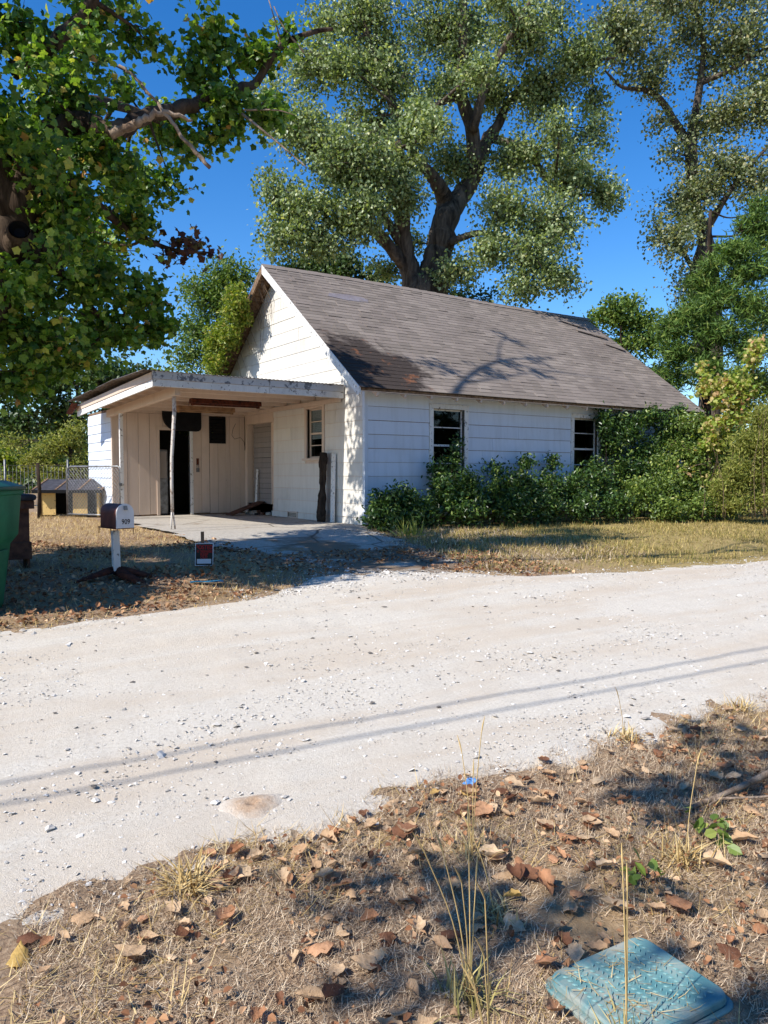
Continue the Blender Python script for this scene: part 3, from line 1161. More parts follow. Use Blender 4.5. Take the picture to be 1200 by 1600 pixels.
# things left in the carport
o = MB().bar((6.72, 16.0, .64), (7.62, 16.25, .90), .26, .03).build('leaning_plank', BROWNWOOD, bevel=.004)
tag(o, 'brown plank sloping from the concrete floor up to the boarded doorway', 'plank')
o = MB().bar((7.63, 16.55, .87), (7.68, 16.57, 1.65), .05, .03).build('white_stick', TRIM, bevel=.003)
tag(o, 'white painted stick standing upright in the boarded doorway', 'stick')
mb = MB()
rb = thing('rubble', 'dark rubble and broken blocks heaped under the sloping plank', 'rubble', loc=(7.4, 15.9, .62))
for k in range(9):
    c = (7.2 + random.uniform(0, .3), 15.6 + random.uniform(0, .8))
    sz = random.uniform(.04, .1)
    part(MB().bar((c[0], c[1], .625 + sz / 2), (c[0] + sz * 1.6, c[1] + sz * random.uniform(-1, 1), .63 + sz / 2), sz, sz), 'block', random.choice([CONC, BROWNWOOD, BLACK]), rb)


def bark_slab():
    mb = MB()
    n, m = 22, 12
    vs = []
    for i in range(n):
        t = i / (n - 1)
        z = .615 + 1.34 * t
        cy = 13.06 - .02 * t
        r = .125 - .02 * t + .018 * math.sin(9 * t) + .012 * math.sin(23 * t)
        for k in range(m):
            a = math.pi * 2 * k / m
            rr = r * (1 + .22 * (random.random() - .5))
            x = X0 - .10 - .3 * (1 - t) * .16 - (rr * .75 * max(0, math.cos(a)) + .015 * (math.cos(a) < 0))
            vs.append((x, cy + rr * math.sin(a) * 1.05, z + .03 * (random.random() - .5)))
    fs = [(i * m + k, i * m + (k + 1) % m, (i + 1) * m + (k + 1) % m, (i + 1) * m + k) for i in range(n - 1) for k in range(m)]
    fs += [tuple(range(m)), tuple((n - 1) * m + k for k in range(m))]
    mb.add(vs, fs)
    return mb.build('log_slab', BARK_D, smooth=True)


tag(bark_slab(), 'dark bark covered log slab leaning upright on the gable wall beside the window', 'log')
o = MB().bar((X0 - .09, 12.78, .615), (X0 - .045, 12.79, 1.93), .14, .022, (1, 0, 0)).build('leaning_board', TRIM, bevel=.003)
tag(o, 'pale painted board leaning upright beside the dark bark slab', 'board')

# ------------------------------------------------------------------ dog house, gate, fences
dh = thing('dog_house', 'low yellow dog house with black flat roof behind the wire gate', 'dog house', loc=(3.8, 18.4, .6))
dc = np.array([3.80, 18.02, .6])
u = np.array([.88, -.47, 0.0])
u /= np.linalg.norm(u)
v = np.array([-u[1], u[0], 0])


def L(a, b, z):
    return dc + u * a * .74 + v * b * .8 + np.array([0, 0, z * .9])


def lbox(a0, a1, b0, b1, z0, z1):
    vs = [L(a0, b0, z0), L(a1, b0, z0), L(a1, b1, z0), L(a0, b1, z0), L(a0, b0, z1), L(a1, b0, z1), L(a1, b1, z1), L(a0, b1, z1)]
    return MB().add(vs, [(0, 3, 2, 1), (4, 5, 6, 7), (0, 1, 5, 4), (1, 2, 6, 5), (2, 3, 7, 6), (3, 0, 4, 7)])


part(lbox(-.80, -.40, 0, .03, .04, .60), 'front_panel', YELLOW, dh)
part(lbox(.10, .52, 0, .03, .04, .60), 'front_panel', YELLOW, dh)
part(lbox(-.88, -.805, -.02, .05, 0, .64), 'corner_post', YELLOW, dh)
part(lbox(.80, .86, -.02, .05, 0, .64), 'corner_post', YELLOW, dh)
part(lbox(-.86, -.82, .05, .95, .04, .72), 'side_panel', YELLOW, dh)
part(lbox(.82, .86, .05, .95, .04, .72), 'side_panel', YELLOW, dh)
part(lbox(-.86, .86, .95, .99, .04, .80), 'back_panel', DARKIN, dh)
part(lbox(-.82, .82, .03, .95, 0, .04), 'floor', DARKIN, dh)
rv = [L(-1.0, -.2, .60), L(1.0, -.2, .60), L(1.0, 1.1, .86), L(-1.0, 1.1, .86)]
rf = part(MB().prism(rv, (0, 0, 0), (0, 0, .05)), 'roof', TARPAPER, dh, bevel=.006)
for k, a in enumerate((-.98, -.33, .33, .98)):
    part(MB().bar(L(a, -.21, .662), L(a, 1.1, .922), .035, .02), 'batten', OLDWOOD, rf)
part(MB().bar(L(-1.0, -.215, .62), L(1.0, -.215, .62), .03, .07), 'drip_edge', BLACK, rf)


def chain_mesh(name, a, b, z0, z1, parent, cell=.075, r=.0022, mat=None):
    """diamond wire mesh between two ground points"""
    a, b = np.array(a, float), np.array(b, float)
    Ln = np.linalg.norm(b - a)
    d = (b - a) / Ln
    mb = MB()
    n = int((Ln + (z1 - z0)) / cell)
    H = z1 - z0
    for sgn in (1, -1):
        for k in range(-int(H / cell) - 1, n + 1):
            s0 = k * cell
            p, q = (s0, 0.0), (s0 + H, H)
            if p[0] < 0:
                p = (0, -p[0])
            if q[0] > Ln:
                q = (Ln, H - (q[0] - Ln))
            if p[1] >= H or q[1] <= 0:
                continue
            if sgn < 0:
                p, q = (Ln - p[0], p[1]), (Ln - q[0], q[1])
            P = (a[0] + d[0] * p[0], a[1] + d[1] * p[0] + .002 * sgn, z0 + p[1])
            Q = (a[0] + d[0] * q[0], a[1] + d[1] * q[0] + .002 * sgn, z0 + q[1])
            mb.tube([P, Q], r, 3, False)
    return part(mb, name, mat or GALV, parent)


gt = thing('wire_gate', 'tubular steel gate with diamond wire mesh beside the shed corner', 'gate', loc=(4.38, 15.95, .6))
ga, gb = (4.36, 16.0), (3.62, 17.35)
gfr = part(MB().tube([(ga[0], ga[1], .66), (ga[0], ga[1], 1.66), (ga[0] - .02, ga[1] + .04, 1.70), (gb[0] + .06, gb[1] - .11, 1.70), (gb[0] + .015, gb[1] - .03, 1.67), (gb[0], gb[1], 1.58), (gb[0], gb[1], .64)], .019, 8), 'frame', GALV, gt, smooth=True)
part(MB().tube([(ga[0], ga[1], .69), (gb[0], gb[1], .69)], .016, 8), 'bottom_rail', GALV, gt, smooth=True)
tag(chain_mesh('wire_mesh', ga, gb, .70, 1.68, gt, .085, .0026), kind='stuff')
part(MB().box(ga[0] - .03, ga[0] + .03, ga[1] - .05, ga[1] - .02, 1.3, 1.36), 'latch', GALV, gt)
o = MB().tube([(3.10, 17.6, .55), (3.12, 17.62, 1.2), (3.09, 17.6, 1.78)], [.045, .04, .035], 7).build('fence_post', BARK_D, smooth=True)
tag(o, 'dark crooked wooden post standing in front of the yellow dog house', 'post')

bf = thing('wire_fence', 'rusty wire fence running along the back of the yard', 'fence', loc=(2.5, 24, .6))
fa, fb_ = (-3.0, 25.5), (6.5, 23.0)
for k in range(7):
    t = k / 6
    x, y = fa[0] + (fb_[0] - fa[0]) * t, fa[1] + (fb_[1] - fa[1]) * t
    part(MB().tube([(x, y, .5), (x, y, 1.95)], .03, 6), 'post', GALV, bf, smooth=True)
mb = MB()
for k in range(100):
    t = k / 99
    x, y = fa[0] + (fb_[0] - fa[0]) * t, fa[1] + (fb_[1] - fa[1]) * t
    mb.tube([(x, y, .6), (x, y, 1.75)], .006, 3, False)
for z in np.arange(.7, 1.8, .18):
    mb.tube([(fa[0], fa[1] + .004, z), (fb_[0], fb_[1] + .004, z)], .005, 3, False)
tag(part(mb, 'wire_mesh', GALV, bf), kind='stuff')

# ------------------------------------------------------------------ wheelie bin
def wheelie_bin():
    cx, cy = .70, 7.42
    ang_ = R(62)
    ca, sa = math.cos(ang_), math.sin(ang_)
    z0 = float(gz(cx, cy)) + .005
    root = thing('wheelie_bin', 'green plastic wheelie bin at the left edge beside the road', 'bin', loc=(cx, cy, z0))

    def W(x, y, z):
        return (cx + x * ca - y * sa, cy + x * sa + y * ca, z0 + z)

    def loft(rings):
        """rings: (z, hx, hy, yoff, corner radius)"""
        mb = MB()
        n = 0
        for (z, hx, hy, yo, rr) in rings:
            pts = []
            for qx, qy, a0 in ((1, 1, 0), (-1, 1, 90), (-1, -1, 180), (1, -1, 270)):
                for k in range(5):
                    a = R(a0 + 22.5 * k)
                    pts.append(W(qx * (hx - rr) + rr * math.cos(a), yo + qy * (hy - rr) + rr * math.sin(a), z))
            n = len(pts)
            mb.v += pts
        for i in range(len(rings) - 1):
            for k in range(n):
                mb.f.append((i * n + k, i * n + (k + 1) % n, (i + 1) * n + (k + 1) % n, (i + 1) * n + k))
        mb.f.append(tuple(range(n)))
        mb.f.append(tuple((len(rings) - 1) * n + k for k in range(n)))
        return mb
    body = part(loft([(.0, .215, .24, .0, .05), (.03, .225, .25, 0, .055), (.56, .262, .31, 0, .06), (.60, .29, .335, 0, .06), (.64, .315, .36, 0, .06), (.86, .325, .375, 0, .06), (.99, .335, .385, 0, .06), (1.0, .35, .40, 0, .05), (1.03, .35, .40, 0, .05)]),
                'body', GREENP, root, smooth=True)
    em = body.modifiers.new('edge', 'EDGE_SPLIT')
    em.split_angle = R(40)
    part(loft([(1.033, .36, .42, 0, .05), (1.06, .362, .42, 0, .05), (1.075, .33, .39, 0, .06), (1.115, .26, .30, 0, .08), (1.12, .2, .24, 0, .09)]), 'lid', DARKGREENP, root, smooth=True)
    # moulded side gusset and the wheel arch
    part(MB().prism([W(.225, -.1, .02), W(.262, -.12, .54), W(.262, .12, .54), W(.225, .1, .02)], (0, 0, 0), (.018 * ca, .018 * sa, 0)), 'side_panel', GREENP, root, bevel=.008)
    part(MB().prism([W(-.225, -.1, .02), W(-.262, -.13, .52), W(-.262, .13, .52), W(-.225, .1, .02)], (0, 0, 0), (-.02 * ca, -.02 * sa, 0)), 'side_panel', GREENP, root, bevel=.008)
    part(MB().prism([W(-.333, -.30, .74), W(-.339, -.02, .80), W(-.342, .12, .93), W(-.343, .12, .97), W(-.335, -.3, .8)], (0, 0, 0), (-.012 * ca, -.012 * sa, 0)), 'moulded_rib', GREENP, root, bevel=.005)
    part(MB().prism([W(-.1, -.262, .05), W(-.12, -.308, .52), W(.12, -.308, .52), W(.1, -.262, .05)], (0, 0, 0), (.02 * sa, -.02 * ca, 0)), 'front_panel', GREENP, root, bevel=.008)
    part(MB().tube([W(-.32, .43, 1.0), W(.32, .43, 1.0)], .018, 8), 'handle', GREENP, root, smooth=True)
    for s in (-1, 1):
        wh = part(MB().tube([W(s * .25, .30, .13), W(s * .31, .30, .13)], .13, 20), 'wheel', BLACK, root, smooth=False)
        part(MB().tube([W(s * .245, .30, .13), W(s * .315, .30, .13)], .04, 10), 'hub', GALV, wh)
    return root


wheelie_bin()

class MS(MB):
    def box(self, x0, x1, *a):
        return MB.box(self, x0 - .05, x1 - .05, *a)


# wooden bin stand behind the bin
wb = thing('wooden_bin_box', 'brown timber box with dark cap half hidden behind the green bin', 'box', loc=(1.25, 9.3, .47))
for k, (xa, xb) in enumerate(((1.0, 1.19), (1.196, 1.39), (1.396, 1.585))):
    part(MS().box(xa, xb, 9.3, 9.33, .78 - .02 * (k == 1), 1.20), 'plank', BROWNWOOD, wb, bevel=.004)
part(MS().box(.99, 1.6, 9.26, 9.32, .60, .79), 'bottom_rail', BROWNWOOD, wb, bevel=.005)
part(MS().box(.98, 1.63, 9.24, 9.34, 1.16, 1.25), 'top_rail', BROWNWOOD, wb, bevel=.005)
part(MS().box(1.56, 1.59, 9.33, 9.85, .45, 1.2), 'side_board', BROWNWOOD, wb, bevel=.005)
part(MS().box(1.52, 1.56, 9.335, 9.375, .42, .62), 'leg', BARK_D, wb)
part(MS().box(1.0, 1.04, 9.335, 9.375, .42, .62), 'leg', BARK_D, wb)
part(MS().prism([(.89, 9.18, 1.252), (1.60, 9.18, 1.252), (1.57, 9.9, 1.252), (.89, 9.9, 1.252)], (0, 0, 0), (0, 0, .07)), 'cap', TARPAPER, wb, bevel=.03)

# ------------------------------------------------------------------ mailbox
mc = np.array([2.21, 8.3, float(gz(2.21, 8.3))])
mbx = thing('mailbox', 'brown metal mailbox with white door numbered 909 on white post', 'mailbox', loc=tuple(mc))
mr_ = R(4)
fwd = np.array([math.sin(R(9)), -math.cos(R(9)), 0])   # door faces the road
sd = np.array([math.cos(R(9)), math.sin(R(9)), 0])
ZB = mc[2] + .56


def MP(a, b, z):
    """a to the right, b towards the road, z above the mailbox base plate"""
    return tuple(mc + sd * a + fwd * b + np.array([0, 0, 0]) * 0 + np.array([0, 0, ZB - mc[2] + z]))


arch = [(-.092, 0), (-.092, .155)] + [(.092 * math.cos(a), .155 + .092 * math.sin(a)) for a in np.linspace(math.pi, 0, 13)[1:-1]] + [(.092, .155), (.092, 0)]


def extr(b0, b1, sc=1.0, z=0.0):
    n = len(arch)
    vs = [MP(a * sc, b0, h * sc + z) for a, h in arch] + [MP(a * sc, b1, h * sc + z) for a, h in arch]
    fs = [tuple(range(n)), tuple(n + i for i in reversed(range(n)))] + [(i, n + i, n + (i + 1) % n, (i + 1) % n) for i in range(n)]
    return MB().add(vs, fs)


MWHITE = plain_mat('mailbox_white', lin(226, 224, 222), lin(202, 200, 198), 5, .45, 0, .03)
part(extr(-.17, .215), 'box', BROWNMETAL, mbx, bevel=.003)
dr = part(extr(.217, .235, 1.03, -.003), 'door', MWHITE, mbx, bevel=.003)
lt = MB().add([MP(-.016, .238, .185), MP(.018, .238, .185), MP(.018, .255, .185), MP(-.016, .255, .185), MP(-.02, .238, .228), MP(.014, .238, .228), MP(.014, .25, .228), MP(-.02, .25, .228)],
              [(0, 3, 2, 1), (4, 5, 6, 7), (0, 1, 5, 4), (1, 2, 6, 5), (2, 3, 7, 6), (3, 0, 4, 7)])
part(lt, 'latch', GALV, dr)


def text(name, body, size, origin, xdir, updir, mat, parent, align='CENTER', extr_=.0006, sx=1.0):
    cu = bpy.data.curves.new(name, 'FONT')
    cu.body = body
    cu.size = size
    cu.align_x = align
    cu.align_y = 'CENTER'
    cu.extrude = extr_
    cu.space_character = 1.05
    cu.offset = size * .012
    tmp = bpy.data.objects.new(name + '_outline', cu)
    COL.objects.link(tmp)
    me = bpy.data.meshes.new_from_object(tmp.evaluated_get(bpy.context.evaluated_depsgraph_get()))
    bpy.data.objects.remove(tmp)
    o = bpy.data.objects.new(name, me)
    COL.objects.link(o)
    me.materials.clear()
    me.materials.append(mat)
    xd = Vector(xdir).normalized()
    ud = Vector(updir).normalized()
    zd = xd.cross(ud)
    M = Matrix((xd * sx, ud, zd)).transposed().to_4x4()
    M.translation = Vector(origin)
    t = Vector((0, 0, 0))
    q = parent
    while q is not None:
        t += q.location
        q = q.parent
    M.translation -= t
    o.parent = parent
    o.matrix_parent_inverse = Matrix.Identity(4)
    o.matrix_basis = M
    return o


text('house_number', '909', .073, MP(.004, .2365, .062), sd, (0, 0, 1), NUMBLACK, dr, sx=.8, extr_=.001)
pst = part(MB().prism([tuple(mc + np.array([-.036, -.036, .05])), tuple(mc + np.array([.036, -.036, .05])), tuple(mc + np.array([.036, .036, .05])), tuple(mc + np.array([-.036, .036, .05]))], (0, 0, 0), (-.008, 0, .47)), 'post', paint_mat('peeling_post_paint', (.74, .73, .70, 1), (.5, .48, .44, 1), (.2, .19, .18, 1), .56, 1.2), mbx, bevel=.004)
brk = MB()
for q in ((-.10, -.27), (-.10, .2)):
    pass
br = part(MB().add([MP(-.105, -.20, -.012), MP(.105, -.20, -.012), MP(.105, .22, -.012), MP(-.105, .22, -.012), MP(-.105, -.20, -.002), MP(.105, -.20, -.002), MP(.105, .22, -.002), MP(-.105, .22, -.002)],
                  [(0, 3, 2, 1), (4, 5, 6, 7), (0, 1, 5, 4), (1, 2, 6, 5), (2, 3, 7, 6), (3, 0, 4, 7)]), 'base_plate', RUST, mbx)
for (a, b) in ((-.1, -.19), (.1, -.19), (-.1, .1), (.1, .2)):
    part(MB().tube([MP(a, b, -.013), MP(a, b, -.075)], .004, 5), 'bracket_wire', RUST, br)
# rusty plough-share feet
for k, (aa, ln) in enumerate(((R(182), .40), (R(-62), .36), (R(70), .34), (R(-8), .34))):
    d = np.array([math.cos(aa), math.sin(aa), 0])
    s_ = np.array([-d[1], d[0], 0])
    prof = [(.0, .14, .05), (.12, .115, .075), (.25, .07, .08), (.36, .03, .055), (ln + .03, .0, .03)]
    vs = []
    for (r_, h_, w_) in prof:
        c = mc + d * r_
        gzz = float(gz(c[0], c[1]))
        vs += [c + s_ * w_ + np.array([0, 0, gzz - mc[2] + h_ * .55]), c + np.array([0, 0, gzz - mc[2] + h_ + .01]), c - s_ * w_ + np.array([0, 0, gzz - mc[2] + h_ * .55 - .02]), c + np.array([0, 0, gzz - mc[2] + h_ - .02])]
    fs = []
    for i in range(len(prof) - 1):
        for j in range(4):
            fs.append((i * 4 + j, i * 4 + (j + 1) % 4, (i + 1) * 4 + (j + 1) % 4, (i + 1) * 4 + j))
    fs += [(0, 1, 2, 3), tuple((len(prof) - 1) * 4 + j for j in range(4))]
    part(MB().add(vs, fs), 'foot', RUST, mbx, smooth=True)

# ------------------------------------------------------------------ posted sign
sc_ = np.array([3.3, 8.62, float(gz(3.3, 8.62))])
sg = thing('warning_sign', 'small black and red POSTED sign on a low stake in the yard', 'sign', loc=tuple(sc_))
sx_ = np.array([math.cos(R(-28)), math.sin(R(-28)), 0])
sn_ = np.array([sx_[1], -sx_[0], 0])
su_ = np.array([.03, 0, 1.0])
part(MB().bar(sc_ + np.array([0, .025, -.1]), sc_ + np.array([.0, .04, .42]), .034, .022).add([], []), 'stake', OLDWOOD, sg)


def SP(a, z, o=0.0):
    return sc_ + sx_ * a + su_ * z + sn_ * o


def splate(a0, a1, z0, z1, o0, o1):
    vs = [SP(a0, z0, o0), SP(a1, z0, o0), SP(a1, z1, o0), SP(a0, z1, o0), SP(a0, z0, o1), SP(a1, z0, o1), SP(a1, z1, o1), SP(a0, z1, o1)]
    return MB().add(vs, [(0, 3, 2, 1), (4, 5, 6, 7), (0, 1, 5, 4), (1, 2, 6, 5), (2, 3, 7, 6), (3, 0, 4, 7)])


bd = part(splate(-.105, .105, .02, .285, .0, .004), 'sign_board', SIGNWHITE, sg)
part(splate(-.097, .097, .028, .277, .0042, .0052), 'black_field', SIGNBLACK, bd)
part(splate(-.082, .082, .045, .10, .0054, .0062), 'name_panel', SIGNWHITE, bd)
for (tx, zc, sz, sx) in (('POSTED', .236, .070, .74), ('NO TRESPASSING', .187, .040, .60), ('KEEP', .152, .044, .9), ('OUT', .118, .044, .9)):
    text('sign_lettering', tx, sz, SP(0, zc, .0058), sx_, su_, SIGNRED, bd, sx=sx, extr_=.0005)

# ------------------------------------------------------------------ utility box lid
def meter_lid():
    c0 = np.array([1.84, 1.385])
    a_ = R(-4)
    e1 = np.array([math.cos(a_), math.sin(a_)])
    e2 = np.array([-e1[1], e1[0]])
    z0 = float(gz(*c0)) + .016
    root = thing('utility_box', 'teal plastic utility box lid with raised tread set in the dry verge', 'utility box', loc=(c0[0], c0[1], z0))
    TEAL = plain_mat('teal_plastic', lin(126, 162, 160), lin(74, 124, 130), 6, .7, 0, .08, .4)
    TEAL2 = plain_mat('faded_teal_plastic', lin(136, 174, 172), lin(84, 136, 140), 12, .62, 0, .05, .4)
    for mt in (TEAL, TEAL2):
        nt = mt.node_tree
        b = nt.nodes['Principled BSDF']
        old = b.inputs['Base Color'].links[0].from_socket
        v = coords(nt)
        dust = ramp(nt, noise(nt, v, 5.5, 7, .7, .4), [(.46, (0, 0, 0)), (.66, (.75, .75, .75))])
        nt.links.new(mix(nt, dust, old, lin(176, 164, 146)), b.inputs['Base Color'])
    tilt = .04

    def Wp(a, b, z):
        p = c0 + e1 * a + e2 * b
        return (p[0], p[1], z0 + z + tilt * b * 0)

    def slab(ha, hb, rr, z_0, z_1, inset=0):
        pts = []
        for qa, qb, s0 in ((1, 1, 0), (-1, 1, 90), (-1, -1, 180), (1, -1, 270)):
            for k in range(6):
                t = R(s0 + 18 * k)
                pts.append((qa * (ha - rr) + rr * math.cos(t), qb * (hb - rr) + rr * math.sin(t)))
        n = len(pts)
        vs = [Wp(a, b, z_0) for a, b in pts] + [Wp(a * (1 - inset), b * (1 - inset), z_1) for a, b in pts]
        return MB().add(vs, [tuple(range(n)), tuple(n + i for i in range(n))] + [(i, (i + 1) % n, n + (i + 1) % n, n + i) for i in range(n)])
    part(slab(.218, .185, .05, -.10, -.004), 'box_rim', TEAL, root, bevel=.004)
    lid = part(slab(.204, .171, .045, -.002, .022, .02), 'lid', TEAL, root, bevel=.006)
    me = None
    i = 0
    for a in np.arange(-.165, .168, .0225):
        for j, b in enumerate(np.arange(-.133, .136, .0198)):
            d = 1 if (i + j) % 2 else -1
            p = Wp(a, b, .0275)
            if me is None:
                bm_ = MB()
                l, w_, h_ = .0095, .003, .004
                bm_.add([(-l, 0, -h_), (0, -w_, -h_), (l, 0, -h_), (0, w_, -h_), (-l * .6, 0, 0), (0, -w_ * .5, 0), (l * .6, 0, 0), (0, w_ * .5, 0)],
                        [(4, 5, 6, 7), (0, 1, 5, 4), (1, 2, 6, 5), (2, 3, 7, 6), (3, 0, 4, 7)])
                o = bm_.build('tread', TEAL2, lid)
                me = o.data
            else:
                o = bpy.data.objects.new('tread', me)
                COL.objects.link(o)
                o.parent = lid
            o.location = Vector(p) - root.location - lid.location
            o.rotation_euler = (0, 0, a_ + d * R(45))
            i += 1
        i += 1
    part(slab(.182, .15, .035, .0215, .0225), 'inner_panel', TEAL, lid)
    return root


meter_lid()
# ------------------------------------------------------------------ vegetation tools
LEAF_T = np.array([(0, 0, 0), (-.40, .38, .07), (0, 1, -.04), (.40, .38, .07)], float)
LEAF_F = np.array([(0, 3, 2), (0, 2, 1)])
OVAL_T = np.array([(0, 0, 0), (-.22, .3, .05), (-.2, .68, .04), (0, 1, -.05), (.2, .68, .04), (.22, .3, .05)], float)
OVAL_F = np.array([(0, 5, 4, 3), (0, 3, 2, 1)])
_m = [(0, 0, 0), (.30, -.05, -.06), (.38, .2, .02), (.54, .44, -.09), (.33, .6, .02), (0, .98, -.12), (-.33, .6, .02), (-.54, .44, -.09), (-.38, .2, .02), (-.30, -.05, -.06), (0, .35, .06)]
MAPLE_T = np.array(_m, float)
MAPLE_F = np.array([(10, i, (i + 1) % 10) for i in range(10)])
SPRAY_T = np.array([(0, 0, 0), (-.09, .35, .03), (0, 1, 0), (.09, .35, .03)], float)


def smooth_path(pts, k=6):
    P = [np.array(p, float) for p in pts]
    P = [2 * P[0] - P[1]] + P + [2 * P[-1] - P[-2]]
    out = []
    for i in range(1, len(P) - 2):
        for t in np.linspace(0, 1, k, endpoint=False):
            a, b, c, d = P[i - 1], P[i], P[i + 1], P[i + 2]
            out.append(.5 * (2 * b + (c - a) * t + (2 * a - 5 * b + 4 * c - d) * t * t + (3 * b - a - 3 * c + d) * t ** 3))
    out.append(P[-2])
    return np.array(out)


class Plant:
    def __init__(self, name, label, cat, base, bark, group=None):
        self.root = thing(name, label, cat, group, loc=tuple(base))
        self.bark = bark
        self.skel = []
        self.tw = MB()
        self.leaves = []
        self.base = np.array(base, float)

    def limb(self, pts, r0, r1, name='limb', mat=None, n=9, wob=.0, seg=6, skel=True):
        p = smooth_path(pts, seg)
        if wob:
            p[1:-1] += RNG.normal(size=(len(p) - 2, 3)) * wob
        rr = np.linspace(0, 1, len(p))
        rad = r0 + (r1 - r0) * rr ** .85
        rad = rad * (1 + .06 * RNG.normal(size=len(p)))
        mb = MB().tube(p, list(rad), n)
        o = part(mb, name, mat or self.bark, self.root, smooth=True)
        if skel:
            for q, r in zip(p, rad):
                self.skel.append((q, r))
        return o

    def clump(self, c, rad, n, twigs=None, spread=None, attach=True, tr=.012, flat=1.0, branch=True):
        c = np.array(c, float)
        rad = np.array(rad, float) if hasattr(rad, '__len__') else np.array([rad] * 3)
        K = twigs or max(6, int(n / 45))
        start = c.copy()
        if attach and self.skel:
            S = np.array([q for q, r in self.skel])
            d = np.linalg.norm(S - c, axis=1) + .6 * np.clip(S[:, 2] - c[2], 0, None)
            i = int(np.argmin(d))
            start = S[i]
            if branch:
                mid = (start + c) / 2 + RNG.normal(size=3) * np.linalg.norm(c - start) * .10
                pth = smooth_path([start, mid, c], 5)
                r0 = min(self.skel[i][1] * .7, .012 + .022 * np.linalg.norm(c - start))
                self.tw.tube(pth, list(np.linspace(r0, tr, len(pth))), 5, False)
        for k in range(K):
            u_ = RNG.normal(size=3)
            u_ /= np.linalg.norm(u_)
            e = c + u_ * rad * RNG.random() ** .45
            s = c + (start - c) * RNG.random() * .5 + RNG.normal(size=3) * rad * .12
            mid = (s + e) / 2 + RNG.normal(size=3) * rad * .12
            pth = smooth_path([s, mid, e], 2)
            self.tw.tube(pth, list(np.linspace(tr, tr * .3, len(pth))), 3, False)
            m = max(1, int(n / K))
            t = RNG.random(m) ** .7 * .85 + .15
            idx = t * (len(pth) - 1)
            i0 = np.clip(idx.astype(int), 0, len(pth) - 2)
            fr = (idx - i0)[:, None]
            p = pth[i0] * (1 - fr) + pth[i0 + 1] * fr
            sp = spread if spread is not None else .16 * float(np.mean(rad))
            self.leaves.append(p + RNG.normal(size=(m, 3)) * sp * np.array([1, 1, flat]))

    def finish(self, mat, size, T=LEAF_T, F=LEAF_F, up=.3, droop=.6, name='crown', jitter=.3):
        t = -Vector(self.base)
        if self.tw.v:
            o = self.tw.build('twigs', self.bark, self.root, smooth=True, fix=False)
            o.location = t
            tag(o, kind='stuff')
            self.tw = MB()
        P = np.concatenate(self.leaves)
        self.leaves = []
        n = len(P)
        X, Y, Z = frames(n, up, droop)
        s = size * (1 + jitter * (RNG.random(n) - .5) * 2)
        o = scatter(name, T, F, P, X, Y, Z, s, mat, self.root)
        o.location = t
        return o


def px_clump(pl, px, py, rx, ry, d, n, depth_r=None, **kw):
    sc = d / 1200
    c = at(px, py, d)
    dr_ = (depth_r if depth_r is not None else (rx + ry) / 2 * sc)
    # ellipsoid radii in world axes: blend lateral and depth radius
    lat = rx * sc
    pl.clump(c, (max(lat, dr_) * .8 + .2 * lat, max(lat, dr_) * .8 + .2 * lat, ry * sc) if dr_ > lat else (lat, lat, ry * sc), n, **kw)


# leaf colours
M_COTTON = leaf_mat('cottonwood_leaf', [(0, lin(80, 98, 60)), (.35, lin(116, 132, 84)), (.7, lin(152, 166, 114)), (.93, lin(184, 194, 146)), (1, lin(202, 198, 142))], .38, .42, .5)
M_COTTON2 = leaf_mat('cottonwood_leaf_b', [(0, lin(74, 88, 58)), (.35, lin(106, 116, 78)), (.7, lin(140, 148, 104)), (.93, lin(172, 174, 132)), (1, lin(192, 174, 120))], .36, .4, .5)
M_MAPLE = leaf_mat('maple_leaf', [(0, lin(56, 86, 30)), (.35, lin(80, 114, 40)), (.7, lin(112, 144, 54)), (.9, lin(152, 176, 74)), (.975, lin(184, 184, 84)), (1, lin(192, 134, 74))], .42, .42, .45)
M_REDDISH = leaf_mat('reddish_leaf', [(0, lin(60, 40, 34)), (.5, lin(92, 56, 44)), (1, lin(84, 92, 44))], .3)
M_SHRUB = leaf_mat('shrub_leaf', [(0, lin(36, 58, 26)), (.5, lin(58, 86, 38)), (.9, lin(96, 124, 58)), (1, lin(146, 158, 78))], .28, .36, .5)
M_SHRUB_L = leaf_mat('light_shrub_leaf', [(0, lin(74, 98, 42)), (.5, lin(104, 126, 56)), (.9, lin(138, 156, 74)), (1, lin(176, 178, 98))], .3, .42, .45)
M_VINE = leaf_mat('vine_leaf', [(0, lin(84, 106, 34)), (.5, lin(122, 140, 48)), (.85, lin(160, 166, 70)), (1, lin(190, 170, 96))], .4, .45, .4)
M_YELLOW = leaf_mat('yellowing_vine_leaf', [(0, lin(112, 140, 52)), (.4, lin(160, 172, 76)), (.7, lin(190, 184, 112)), (.92, lin(202, 176, 128)), (1, lin(196, 140, 108))], .4, .5, .35)
M_WEED = leaf_mat('tall_weed_leaf', [(0, lin(96, 108, 48)), (.5, lin(138, 144, 68)), (1, lin(176, 172, 98))], .35, .6, .25)
M_JUNIPER = leaf_mat('juniper_spray', [(0, lin(60, 86, 36)), (.5, lin(86, 114, 48)), (.9, lin(116, 140, 62)), (1, lin(140, 146, 74))], .22, .55, .3)
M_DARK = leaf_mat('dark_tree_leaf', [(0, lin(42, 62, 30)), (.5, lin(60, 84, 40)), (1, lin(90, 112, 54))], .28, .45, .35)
M_MID = leaf_mat('mid_tree_leaf', [(0, lin(72, 98, 42)), (.5, lin(98, 124, 54)), (1, lin(136, 150, 72))], .3, .45, .35)

